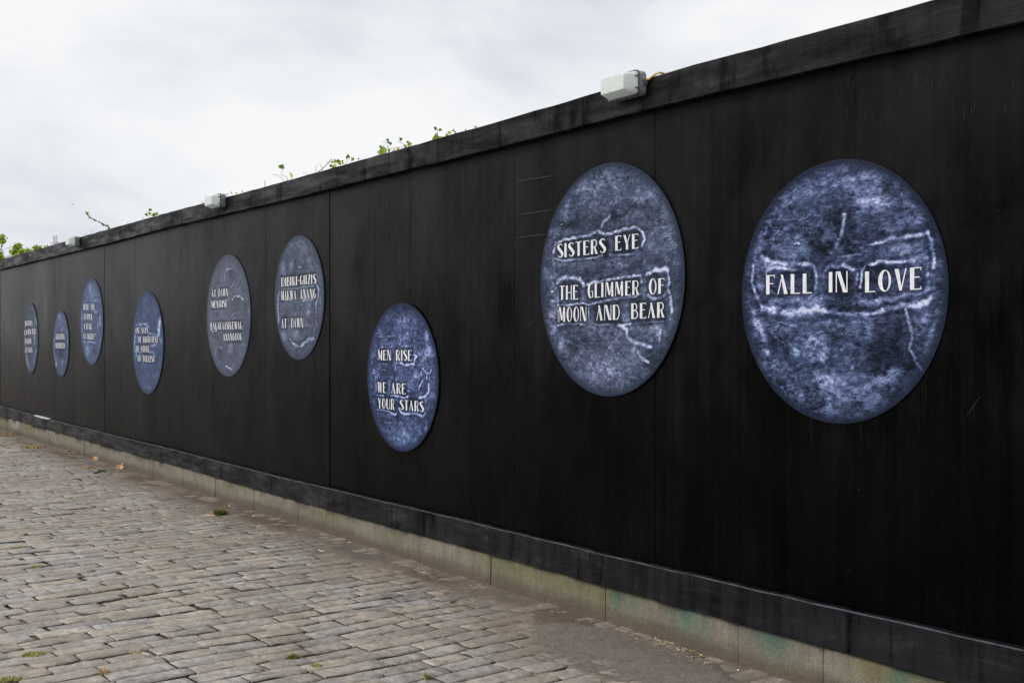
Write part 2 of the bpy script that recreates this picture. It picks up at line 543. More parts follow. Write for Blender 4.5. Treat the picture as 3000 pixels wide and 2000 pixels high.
# ------------------------------------------------------------------ setts
ROW_A = math.radians(95.3)
RV = (math.cos(ROW_A), math.sin(ROW_A))
PV = (math.sin(ROW_A), -math.cos(ROW_A))
US = [0, 0.025, 0.2, 0.4, 0.6, 0.8, 0.975, 1]
VS_ = [0, 0.085, 0.5, 0.915, 1]
setts = []
R = random.Random(11)
X0, X1, Y0, Y1 = -33.0, 1.5, -3.2, 3.74
pitch_r = 0.128
k0 = int(-34 / pitch_r); k1 = int(3 / pitch_r)
for kr in range(k0, k1):
    s0 = kr * pitch_r
    q = -6 + R.random() * 0.3
    rowj = R.uniform(-0.004, 0.004)
    while q < 5.2:
        L = R.triangular(0.16, 0.38, 0.255)
        gap = R.uniform(0.001, 0.006) if R.random() < 0.80 else R.uniform(0.010, 0.028)
        q0, q1 = q, q + L
        q = q1 + gap
        qm = (q0 + q1) / 2
        mx_ = PV[0] * s0 + RV[0] * qm; my_ = PV[1] * s0 + RV[1] * qm
        if not (X0 < mx_ < X1 and Y0 < my_ < Y1): continue
        setts.append((s0 + rowj, q0, q1, R.random(), kr))
setts_mid = np.array([[PV[0] * s + RV[0] * (a + b) / 2, PV[1] * s + RV[1] * (a + b) / 2] for s, a, b, _, _ in setts])
pxm, pym, zm = proj(setts_mid[:, 0], setts_mid[:, 1], 0 * setts_mid[:, 0])
bury = bed_height(setts_mid[:, 0], setts_mid[:, 1]) - undul(setts_mid[:, 0], setts_mid[:, 1])
vis = (zm > 0.3) & (pxm > -60) & (pxm < 3060) & (pym < 2040)
size = np.where(vis & (bury < 0.004), 1.0 / np.maximum(zm, 0.1) ** 3, 0)
order = np.argsort(-size)
near_set = set(int(i) for i in order[:300] if size[i] > 0)
def sett_mesh(i):
    s0, q0, q1, rr, kr = setts[i]
    r = random.Random(i * 7 + 3)
    wv = lambda q: 0.018 * (float(fbm(q * 0.5 + 2, s0 * 0.25, 81, 2)) - 0.5) * 2
    hw = pitch_r / 2 - r.uniform(0.006, 0.0105)
    ymid = PV[1] * s0 + RV[1] * (q0 + q1) / 2
    jf = 1 + 0.9 * (1 - float(sstep(1.7, 2.7, ymid)))
    j0, j1 = r.uniform(-0.004, 0.004) * jf, r.uniform(-0.004, 0.004) * jf
    lo = [-hw + j0 * (1 - u) + j1 * u + r.uniform(-0.0028, 0.0028) * jf for u in US]
    hi = [hw + j0 * (1 - u) + j1 * u + r.uniform(-0.0028, 0.0028) * jf for u in US]
    e0 = [q0 + r.uniform(-0.003, 0.006) for _ in VS_]
    e1 = [q1 + r.uniform(-0.006, 0.003) for _ in VS_]
    e0[0] += 0.007 * r.random(); e0[-1] += 0.007 * r.random(); e1[0] -= 0.007 * r.random(); e1[-1] -= 0.007 * r.random()
    lift = r.gauss(0, 0.0016) * jf + (0.008 * r.random() if r.random() < 0.06 * jf else 0)
    tl, tw = r.gauss(0, 0.007), r.gauss(0, 0.009)
    w0, w1 = wv(q0), wv(q1); cr_ = r.random()
    P = []
    for iv, v in enumerate(VS_):
        for iu, u in enumerate(US):
            qq = e0[iv] + (e1[iv] - e0[iv]) * u
            ss = s0 + lo[iu] + (hi[iu] - lo[iu]) * v + ((0.003 if v < 0.5 else -0.003) * cr_ if iu in (0, len(US) - 1) else 0) + w0 + (w1 - w0) * u
            long_e = iv in (0, len(VS_) - 1); end_e = iu in (0, len(US) - 1)
            drop = 0.010 if long_e and end_e else 0.0075 if long_e else 0.0030 if end_e else 0
            z = lift + tl * (u - 0.5) * 0.25 + tw * (v - 0.5) * 0.12 - drop * r.uniform(0.55, 1.35) + r.uniform(-0.0019, 0.0019)
            P.append([PV[0] * ss + RV[0] * qq, PV[1] * ss + RV[1] * qq, z])
    P = np.array(P)
    nu, nv = len(US), len(VS_)
    Fc = []
    for a in range(nv - 1):
        for b_ in range(nu - 1):
            i0 = a * nu + b_
            Fc.append((i0, i0 + nu, i0 + nu + 1, i0 + 1))
    ring = [j for j in range(nu)] + [a * nu + nu - 1 for a in range(1, nv)] + [(nv - 1) * nu + j for j in range(nu - 2, -1, -1)] + [a * nu for a in range(nv - 2, 0, -1)]
    base = len(P)
    up_ = P[ring].copy(); low = up_.copy(); low[:, 2] = -0.055
    P = np.vstack([P, up_, low])
    m = len(ring)
    for j in range(m):
        Fc.append((base + j, base + (j + 1) % m, base + m + (j + 1) % m, base + m + j))
    P[:, 2] += undul(P[:, 0], P[:, 1])
    # colour of the stone
    g_ = 0.320 + 0.05 * (r.random() - 0.5) - (0.06 if r.random() < 0.15 else 0)
    warm = -0.15 + 0.95 * r.random()
    col = np.array([g_ * (1.03 + 0.10 * warm), g_ * (0.99 + 0.01 * warm), g_ * (0.95 - 0.14 * warm)])
    C = np.tile(col, (len(P), 1))
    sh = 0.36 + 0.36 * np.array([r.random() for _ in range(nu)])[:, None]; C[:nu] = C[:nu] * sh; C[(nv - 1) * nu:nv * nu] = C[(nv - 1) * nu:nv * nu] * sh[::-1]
    dust = sstep(-0.34, 0.04, P[:, 1] - strip_edge(P[:, 0]) + 0.45 * (fbm(P[:, 0] * 3.1, P[:, 1] * 3.1, 51, 4, 0.6) - 0.5))[:, None] * 0.85
    C = C * (1 - dust) + np.array([0.185, 0.155, 0.132])[None] * dust
    C[base:] = np.array([0.070, 0.053, 0.042])
    return P, Fc, C

bigV, bigF, bigC = [], [], []
off = 0
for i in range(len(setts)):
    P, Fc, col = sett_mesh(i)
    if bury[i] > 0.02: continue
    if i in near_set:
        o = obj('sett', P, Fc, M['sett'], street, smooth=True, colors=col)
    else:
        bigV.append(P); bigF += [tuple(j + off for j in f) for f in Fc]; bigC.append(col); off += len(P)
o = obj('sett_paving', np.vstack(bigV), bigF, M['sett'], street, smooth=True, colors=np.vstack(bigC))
tag(o, kind='stuff')

# ------------------------------------------------------------------ profile lines of the hoarding measured on the photograph
def line(ptsq, Y):
    P = [wpt(x, y, Y) for x, y in ptsq]
    P.sort()
    a = np.array([p[0] for p in P]); b = np.array([p[2] for p in P])
    return lambda X: np.interp(X, a, b)
YF = D - 0.047      # face of the fascia boards
YS = D - 0.040      # face of the skirting boards
YP = D - 0.022      # face of the plinth
f_top = line([(0, 761), (80, 738.5), (150, 718.5), (473, 627.8), (760, 551.7), (1138, 446), (1400, 373), (2000, 199), (2740, 0), (3000, -70)], YF)
f_bot = line([(0, 789.6), (82, 770), (300, 717), (480, 669), (864, 579.5), (1138, 511), (1400, 447.5), (2000, 296), (3000, 64)], YF)
s_top = line([(0, 1188), (97, 1215), (300, 1266), (500, 1315), (800, 1392), (1133, 1471), (1600, 1583.5), (1700, 1608.6), (2400, 1772), (3000, 1907)], YS)
s_bot = line([(0, 1218), (250, 1290), (500, 1361), (800, 1448), (1133, 1541), (1600, 1669), (1700, 1698.5), (2200, 1838), (2778, 2000)], YS)

XL, XR = -33.0, 2.2
hoard = empty('hoarding', (-12.0, D, 0.17))
tag(hoard, 'long black painted plywood hoarding running down the street above a low concrete plinth', 'hoarding')

# panels 1.22 m wide
PW = 0.3229 * D
xj0 = -1.1685 * D
k = -5
joints = []
x = xj0 + 4 * PW
while x > XL - PW:
    joints.append(x); x -= PW
for a, b_ in zip(joints[:-1], joints[1:]):
    r = random.Random(int(a * 100))
    g1 = 0.0015 + 0.002 * r.random()
    x1, x0 = a - g1, b_ + g1
    yo = D + r.uniform(0.0, 0.005)
    m = MB()
    n = 4
    zb, zt = 0.20, 2.62
    # board of one sheet with a very slight bow
    V = []; Fc = []
    for iz in range(5):
        z = zb + (zt - zb) * iz / 4
        for ix in range(n + 1):
            xx = x0 + (x1 - x0) * ix / n
            bow = -0.004 * math.sin(math.pi * ix / n) * math.sin(math.pi * iz / 4) * r.uniform(0.6, 1.4)
            V.append((xx, yo + bow, z))
    for iz in range(4):
        for ix in range(n):
            i0 = iz * (n + 1) + ix
            Fc.append((i0, i0 + 1, i0 + n + 2, i0 + n + 1))
    nb = len(V)
    V += [(x0, yo + 0.018, zb), (x1, yo + 0.018, zb), (x1, yo + 0.018, zt), (x0, yo + 0.018, zt)]
    Lc = [iz * (n + 1) for iz in range(5)]; Rc = [iz * (n + 1) + n for iz in range(5)]
    Fc.append(tuple(Lc) + (nb + 3, nb)); Fc.append(tuple(reversed(Rc)) + (nb + 1, nb + 2))
    Fc.append((nb, nb + 1, *reversed(range(n + 1)))); Fc.append((nb + 3, *range(4 * (n + 1), 5 * (n + 1)), nb + 2)); Fc.append((nb + 1, nb, nb + 3, nb + 2))
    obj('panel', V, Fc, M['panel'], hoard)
# backing frame behind the sheets
m = MB()
for a in joints:
    m.box((a - 0.045, D + 0.026, 0.18), (a + 0.045, D + 0.09, 2.56))
for z in (0.25, 1.3, 2.45):
    m.box((XL, D + 0.0905, z), (XR, D + 0.14, z + 0.09))
m.build('timber_frame', M['bark'], hoard)

def board(name, xa, xb, ft, fb, Yf, Yb, mat, step=0.14, jit=0.0022, seed=0, lip=0.004, worn=False):
    """a long board whose upper and lower edges follow the measured lines, with a small worn chamfer"""
    r = random.Random(seed)
    n = max(2, int((xb - xa) / step))
    X = np.linspace(xa, xb, n + 1)
    V = []
    for x in X:
        zt = float(ft(x)) + r.uniform(-jit, jit); zb = float(fb(x)) + r.uniform(-jit, jit)
        yo = r.uniform(-0.0008, 0.0008)
        V += [(x, Yf + yo, zb + lip), (x, Yf + yo, zt - lip), (x, Yf + lip + yo, zt), (x, Yb, zt + 0.001), (x, Yb, zb), (x, Yf + lip + yo, zb)]
    Fc = []
    for i in range(n):
        for k in range(6):
            a = i * 6 + k; b_ = i * 6 + (k + 1) % 6
            Fc.append((a, a + 6, b_ + 6, b_))
    Fc.append((0, 1, 2, 3, 4, 5)); Fc.append(tuple(n * 6 + k for k in (5, 4, 3, 2, 1, 0)))
    o = obj(name, V, Fc, mat, hoard)
    if worn:
        o.data.materials.append(M['worn_edge'])
        for i in range(n):
            o.data.polygons[i * 6 + 1].material_index = 1
    return o

fj = [XR, -2.25, wpt(1138, 450, YF)[0], wpt(473, 640, YF)[0], wpt(80, 750, YF)[0], -23.2, -28.1, XL]
for i in range(len(fj) - 1):
    board('fascia_board', fj[i + 1] + 0.0022, fj[i] - 0.0022, f_top, f_bot, YF, D - 0.0015, M['fascia'], seed=i)
# thin capping batten behind the fascia, carrying the panel tops
m = MB(); m.box((XL, D + 0.001, 2.621), (XR, D + 0.05, 2.652)); m.build('capping_batten', M['fascia'], hoard)
sj = [XR, -2.4, wpt(1133, 1500, YS)[0], wpt(444, 1320, YS)[0], wpt(97, 1230, YS)[0], -21.9, -26.8, XL]
for i in range(len(sj) - 1):
    dz = (0, 0.003, 0, -0.003, 0.001, 0, 0)[i]
    board('skirting_board', sj[i + 1] + 0.002, sj[i] - 0.002, (lambda X, dz=dz: s_top(X) + dz), s_bot, YS, D - 0.0015, M['skirt'], seed=20 + i, lip=0.005, worn=True)

# white highlight painted as a strip on the skirting board edge, far left
a, b_ = wpt(100, 1214, YS)[0], wpt(143, 1226, YS)[0]
V = []; n = 14
for i in range(n + 1):
    x = a + (b_ - a) * i / n
    z = float(s_top(x)); d = 0.006 + 0.013 * abs(math.sin(i * 1.9)) * math.sin(math.pi * (i + 0.5) / (n + 1))
    V += [(x, YS - 0.0016, z - d), (x, YS - 0.0016, z + 0.0015), (x, YS + 0.03, z + 0.0025)]
Fc = []
for i in range(n):
    Fc += [(i * 3, i * 3 + 3, i * 3 + 4, i * 3 + 1), (i * 3 + 1, i * 3 + 4, i * 3 + 5, i * 3 + 2)]
obj('skirting_highlight', V, Fc, M['edge_highlight'], hoard)

# scrape lines across the panel left of the second large disc, and odd scratches
def scrape(pts, w=0.0016, mat='scrape'):
    P = [wpt(x, y, D - 0.0045) for x, y in pts]
    V = []
    for i, p in enumerate(P):
        a = P[max(i - 1, 0)]; c_ = P[min(i + 1, len(P) - 1)]
        dx, dz = c_[0] - a[0], c_[2] - a[2]; L = math.hypot(dx, dz) + 1e-9
        ww = w * (0.25 if i in (0, len(P) - 1) else 1) / 2
        V += [(p[0] - dz / L * ww, p[1], p[2] + dx / L * ww), (p[0] + dz / L * ww, p[1], p[2] - dx / L * ww)]
    Fc = [(2 * i, 2 * i + 1, 2 * i + 3, 2 * i + 2) for i in range(len(P) - 1)]
    obj('scrape_mark', V, Fc, M[mat], hoard)
def lerpline(x0, y0, x1, y1, n=7, j=0.6):
    r = random.Random(int(x0 + y0))
    return [(x0 + (x1 - x0) * i / n, y0 + (y1 - y0) * i / n + r.uniform(-j, j)) for i in range(n + 1)]
for q in [(1512, 630, 1620, 614), (1512, 697, 1602, 686), (1512, 531, 1625, 514)]:
    scrape(lerpline(*q), 0.003)
for q in [(920, 704, 935, 662), (1082, 573, 1102, 558), (2832, 1218, 2872, 1160), (2230, 268, 2240, 258), (815, 1018, 822, 995), (1540, 965, 1575, 925), (2700, 850, 2706, 842),
          (690, 720, 760, 707), (590, 1050, 610, 1046), (1000, 914, 1060, 912)]:
    scrape(lerpline(*q, n=3, j=0.8), 0.0016)
r = random.Random(5)
for i in range(24):
    x = r.uniform(2480, 2980); y = r.uniform(150, 300) + (3000 - x) * 0.12
    scrape([(x, y), (x + r.uniform(-1, 1), y + r.uniform(8, 22)), (x + r.uniform(-1, 1), y + r.uniform(26, 40))], 0.0011)
# screw heads along the joints
sm = MB()
for a in joints[2:12]:
    for sgn in (-1, 1):
        for z in np.arange(0.5, 2.5, 0.33):
            cx_, cz_ = a + sgn * 0.022, z + r.uniform(-0.02, 0.02)
            V = [(cx_, D - 0.0022, cz_)] + [(cx_ + 0.004 * math.cos(t_), D - 0.0008, cz_ + 0.004 * math.sin(t_)) for t_ in np.linspace(0, 2 * math.pi, 7)[:-1]]
            sm.add(V, [(0, 1 + (i + 1) % 6, 1 + i) for i in range(6)])
o = sm.build('screw_heads', M['fascia'], hoard); tag(o, kind='stuff')

# ------------------------------------------------------------------ plinth of concrete blocks
pl = empty('concrete_plinth', (-12.0, D, 0.0))
tag(pl, 'low weathered concrete plinth with green stains under the black hoarding', 'plinth')
pj = [XR, 1.2, 0.25, -0.7, -1.65, -2.15]
for px in (2410, 2160, 1770, 1435, 1229, 1033, 872, 742):
    pj.append(wpt(px, 1500, YP)[0])
while pj[-1] > XL + 1: pj.append(pj[-1] - 0.915)
pj = pj[:4] + [p for p in pj[4:] if p < -0.9]
pj = sorted(set(pj), reverse=True)
def stain_col(X, Z):
    X = np.asarray(X); Z = np.asarray(Z)
    n = fbm(X * 3.0, Z * 9, 91, 5, 0.6); n2 = fbm(X * 1.1, Z * 2, 93, 4)
    base = np.array([0.215, 0.196, 0.155])[None] * (0.75 + 0.55 * n)[:, None]
    al = (sstep(0.45, 0.65, n2) * sstep(0.02, 0.12, Z))[:, None] * 0.65
    base = base * (1 - al) + np.array([0.150, 0.150, 0.060])[None] * al
    def stain(px, w, col, amt, ztop=0.20, zr=0.12):
        x0 = wpt(px, 1800, YP)[0]
        a = amt * np.exp(-((X - x0 + 0.04 * (n - 0.5)) / w) ** 2) * sstep(ztop - zr * 1.6, ztop, Z + 0.08 * (n - 0.5)) * (0.45 + 0.9 * n)
        a = np.clip(a, 0, 0.9)[:, None]
        return lambda B: B * (1 - a) + np.array(col)[None] * a
    teal = (0.035, 0.145, 0.105)
    for px, w_, am in ((1805, 0.035, 0.9), (1850, 0.05, 0.5), (2010, 0.055, 1.0), (2060, 0.05, 0.5), (2262, 0.10, 0.85), (2640, 0.06, 0.7), (1960, 0.03, 0.4)):
        base = stain(px, w_, teal, am, 0.19, 0.14)(base)
    base = stain(2570, 0.045, (0.20, 0.115, 0.055), 0.55)(base)
    base = stain(2100, 0.012, (0.28, 0.22, 0.17), 0.7)(base)
    base = stain(1090, 0.02, (0.30, 0.29, 0.27), 0.7)(base)
    base = stain(47, 0.35, (0.45, 0.40, 0.42), 0.6)(base)
    # paint slopped over the top edge
    bl = (sstep(0.145, 0.175, Z + 0.03 * (fbm(X * 6, Z * 2, 97, 4) - 0.5)) * sstep(0.50, 0.6, fbm(X * 4.5, Z * 0, 95, 3)))[:, None] * 0.85
    base = base * (1 - bl) + np.array([0.02, 0.021, 0.026])[None] * bl
    # splashed soil along the foot
    dz = (1 - sstep(0.035, 0.095, Z + 0.05 * (fbm(X * 2.3, Z * 3, 99, 4) - 0.5)))[:, None] * 0.85
    base = base * (1 - dz) + np.array([0.110, 0.080, 0.058])[None] * dz
    return base
for a, b_ in zip(pj[:-1], pj[1:]):
    if a - b_ < 0.08: continue
    r = random.Random(int(a * 77))
    n, nz = max(4, int((a - b_) / 0.03)), 9
    x1, x0 = a - 0.003, b_ + 0.003
    yo = YP + r.uniform(-0.003, 0.003)
    zt = 0.215
    Xg, Zg = np.meshgrid(np.linspace(x0, x1, n + 1), np.linspace(-0.06, zt, nz + 1))
    Yg = yo - 0.010 * (fbm(Xg * 7, Zg * 9, 101, 4) - 0.5)
    e = np.minimum(np.minimum(Xg - x0, x1 - Xg), zt - Zg)
    Yg = Yg + 0.007 * (1 - sstep(0, 0.018, e)) ** 2
    V = np.stack([Xg.ravel(), Yg.ravel(), Zg.ravel()], 1)
    Fc = []
    for iz in range(nz):
        for ix in range(n):
            i0 = iz * (n + 1) + ix
            Fc.append((i0, i0 + 1, i0 + n + 2, i0 + n + 1))
    nb = len(V)
    bk = np.array([(x0, D + 0.13, -0.06), (x1, D + 0.13, -0.06), (x1, D + 0.13, zt), (x0, D + 0.13, zt)])
    V = np.vstack([V, bk])
    Lc = [iz * (n + 1) for iz in range(nz + 1)]; Rc = [iz * (n + 1) + n for iz in range(nz + 1)]
    Fc.append(tuple(Lc) + (nb + 3, nb)); Fc.append(tuple(reversed(Rc)) + (nb + 1, nb + 2))
    Fc.append((nb + 3, *range(nz * (n + 1), (nz + 1) * (n + 1)), nb + 2)); Fc.append((nb + 1, nb, nb + 3, nb + 2))
    obj('concrete_block', V, Fc, M['concrete'], pl, colors=stain_col(V[:, 0], V[:, 2]))
# the panels stand on the plinth: the top is hidden behind the skirting board

# ------------------------------------------------------------------ lettering: narrow display capitals with one heavy stroke
TK, TN = 0.165, 0.05
def ribbon(pts, wds):
    L, Rr = [], []
    for i, (x, y) in enumerate(pts):
        x0, y0 = pts[max(i - 1, 0)]; x1, y1 = pts[min(i + 1, len(pts) - 1)]
        dx, dy = x1 - x0, y1 - y0; l = math.hypot(dx, dy) + 1e-9
        w_ = wds[i] / 2
        L.append((x - dy / l * w_, y + dx / l * w_)); Rr.append((x + dy / l * w_, y - dx / l * w_))
    P = L + Rr; n = len(pts)
    return P, [(i, n + i, n + i + 1, i + 1) for i in range(n - 1)]
def stroke(x0, y0, x1, y1, w0, w1=None):
    """straight stroke with horizontal cut ends"""
    w1 = w0 if w1 is None else w1
    if abs(y1 - y0) < 1e-6:
        return [(x0, y0 - w0 / 2), (x1, y1 - w1 / 2), (x1, y1 + w1 / 2), (x0, y0 + w0 / 2)], [(0, 1, 2, 3)]
    return [(x0 - w0 / 2, y0), (x0 + w0 / 2, y0), (x1 + w1 / 2, y1), (x1 - w1 / 2, y1)], [(0, 1, 2, 3)]
def ring(cx, cy, rx, ry, wl, wr, wt, a0=0, a1=360, n=28):
    """oval outline, heavier on the left (wl) than on the right (wr)"""
    P = []; Fc = []
    for i in range(n + 1):
        a = math.radians(a0 + (a1 - a0) * i / n)
        ox, oy = math.cos(a), math.sin(a)
        P.append((cx + rx * ox, cy + ry * oy))
        icx = cx + (wl - wr) / 2
        P.append((icx + (rx - (wl + wr) / 2) * ox, cy + (ry - wt) * oy))
    for i in range(n):
        Fc.append((2 * i, 2 * i + 2, 2 * i + 3, 2 * i + 1))
    return P, Fc
def arc(cx, cy, rx, ry, a0, a1, n=12):
    return [(cx + rx * math.cos(math.radians(a0 + (a1 - a0) * i / n)), cy + ry * math.sin(math.radians(a0 + (a1 - a0) * i / n))) for i in range(n + 1)]
def bowl(x0, yb, yt, xr, wr=0.07):
    r_ = (yt - yb) / 2
    p = [(x0, yt - TN / 2)] + arc(x0 + (xr - x0) * 0.35, (yb + yt) / 2, (xr - x0) * 0.65 - wr / 2, r_ - TN / 2, 90, -90, 14) + [(x0, yb + TN / 2)]
    n = len(p)
    return ribbon(p, [TN + (wr - TN) * math.sin(math.pi * i / (n - 1)) for i in range(n)])
def s_curve(w_):
    p = arc(w_ * 0.52, 0.76, w_ * 0.40, 0.215, 25, 185, 10) + arc(w_ * 0.5, 0.27, w_ * 0.40, 0.235, 8, -158, 10)
    n = len(p)
    wd = [TN + (0.19 - TN) * math.exp(-((i / (n - 1) - 0.5) / 0.2) ** 2) for i in range(n)]
    return ribbon(p, wd)
t2 = TK / 2
GL = {
 'A': (0.50, [stroke(0.03, 0, 0.24, 1, TN, TN), stroke(0.40, 0, 0.21, 1, TK, 0.10)]),
 'B': (0.50, [stroke(t2, 0, t2, 1, TK), bowl(TK - 0.01, 0.52, 1, 0.43), bowl(TK - 0.01, 0, 0.55, 0.49)]),
 'C': (0.46, [ring(0.25, 0.5, 0.25, 0.51, TK, 0.05, TN, 50, 310)]),
 'D': (0.52, [stroke(t2, 0, t2, 1, TK), bowl(TK - 0.01, 0, 1, 0.52, 0.075)]),
 'E': (0.44, [stroke(t2, 0, t2, 1, TK), stroke(TK - 0.01, 1 - TN / 2, 0.43, 1 - TN / 2, TN), stroke(TK - 0.01, 0.56, 0.36, 0.56, TN), stroke(TK - 0.01, TN / 2, 0.43, TN / 2, TN),
              stroke(0.415, 0.86, 0.415, 0.99, 0.03), stroke(0.415, 0.01, 0.415, 0.14, 0.03)]),
 'F': (0.42, [stroke(t2, 0, t2, 1, TK), stroke(TK - 0.01, 1 - TN / 2, 0.42, 1 - TN / 2, TN), stroke(TK - 0.01, 0.55, 0.36, 0.55, TN), stroke(0.40, 0.84, 0.40, 0.99, 0.03)]),
 'G': (0.48, [ring(0.25, 0.5, 0.25, 0.51, TK, 0.05, TN, 48, 305), stroke(0.42, 0.03, 0.42, 0.45, 0.07), stroke(0.30, 0.45, 0.47, 0.45, TN)]),
 'H': (0.52, [stroke(t2, 0, t2, 1, TK), stroke(TK - 0.01, 0.5, 0.48, 0.5, TN), stroke(0.48, 0, 0.48, 1, 0.07)]),
 'I': (0.20, [stroke(t2, 0, t2, 1, TK)]),
 'K': (0.50, [stroke(t2, 0, t2, 1, TK), stroke(TK, 0.42, 0.44, 1, TN), stroke(0.42, 0, 0.26, 0.56, TK * 0.9, 0.06)]),
 'L': (0.42, [stroke(t2, 0, t2, 1, TK), stroke(TK - 0.01, TN / 2, 0.42, TN / 2, TN)]),
 'M': (0.66, [stroke(0.03, 0, 0.06, 1, TN), stroke(0.32, 0.12, 0.13, 1, TK * 0.85), stroke(0.34, 0.12, 0.52, 1, TN), stroke(0.56, 0, 0.545, 1, TK * 0.95)]),
 'N': (0.54, [stroke(0.025, 0, 0.025, 1, TN), stroke(0.42, 0, 0.13, 1, TK), stroke(0.515, 0, 0.515, 1, TN)]),
 'O': (0.52, [ring(0.26, 0.5, 0.26, 0.51, TK, 0.09, TN)]),
 'P': (0.46, [stroke(t2, 0, t2, 1, TK), bowl(TK - 0.01, 0.44, 1, 0.46)]),
 'R': (0.50, [stroke(t2, 0, t2, 1, TK), bowl(TK - 0.01, 0.47, 1, 0.45), stroke(0.42, 0, 0.27, 0.50, TK * 0.95, 0.10)]),
 'S': (0.42, [s_curve(0.42)]),
 'T': (0.46, [stroke(0, 1 - TN / 2, 0.46, 1 - TN / 2, TN), stroke(0.23, 0, 0.23, 1 - TN, TK)]),
 'U': (0.52, [stroke(t2, 0.22, t2, 1, TK), ribbon([(t2, 0.24)] + arc(0.29, 0.24, 0.2, 0.215, 180, 360, 12) + [(0.49, 0.24)], [TK, TK, 0.17, 0.14, 0.1, 0.07] + [TN + 0.01] * 9), stroke(0.49, 0.22, 0.49, 1, TN)]),
 'V': (0.50, [stroke(0.26, 0, 0.10, 1, 0.10, TK), stroke(0.27, 0, 0.47, 1, TN)]),
 'W': (0.72, [stroke(0.22, 0, 0.10, 1, 0.12, TK), stroke(0.24, 0, 0.36, 0.9, TN), stroke(0.50, 0, 0.38, 1, 0.12, TK * 0.9), stroke(0.53, 0, 0.69, 1, TN)]),
 'Y': (0.48, [stroke(0.26, 0.42, 0.09, 1, TK * 0.9, TK * 0.9), stroke(0.27, 0.42, 0.45, 1, TN), stroke(0.26, 0, 0.26, 0.43, TK * 0.9)]),
 'Z': (0.46, [stroke(0.02, 1 - TN / 2, 0.44, 1 - TN / 2, TN), stroke(0.11, TN, 0.36, 1 - TN, TK), stroke(0.02, TN / 2, 0.45, TN / 2, TN)]),
 '-': (0.20, [stroke(0.0, 0.5, 0.20, 0.5, 0.07)]),
 '?': (0.38, [ribbon(arc(0.18, 0.78, 0.16, 0.19, 160, -60, 12) + [(0.17, 0.45), (0.17, 0.28)], [TN, TN, 0.07, 0.1, 0.13, 0.15, 0.16, 0.17, 0.16, 0.15, 0.13, 0.1, 0.08, 0.08, 0.08]), stroke(0.17, 0, 0.17, 0.13, 0.12)]),
}
def word_mesh(m, text, q, cropt, Yp):
    """q = (x left, baseline left, x right, baseline right, top left, top right) in crop pixels"""
    ox, oy, s = cropt
    x0, b0, x1, b1, t0, t1 = q
    A = wpt(ox + x0 / s, oy + b0 / s, Yp); B = wpt(ox + x1 / s, oy + b1 / s, Yp)
    A2 = wpt(ox + x0 / s, oy + t0 / s, Yp); B2 = wpt(ox + x1 / s, oy + t1 / s, Yp)
    gap = 0.125
    tot = sum(GL[ch][0] for ch in text) + gap * (len(text) - 1)
    cur = 0; lay = 0
    for ch in text:
        wd, strokes = GL[ch]
        for P, Fc in strokes:
            V = []
            for (gx, gy) in P:
                u = (cur + gx) / tot
                X = A[0] + (B[0] - A[0]) * u
                zb = A[2] + (B[2] - A[2]) * u; zt = A2[2] + (B2[2] - A2[2]) * u
                V.append((X, Yp - 0.0006 - 0.0002 * (lay % 7), zb + (zt - zb) * gy))
            m.add(V, Fc); lay += 1
        cur += wd + gap

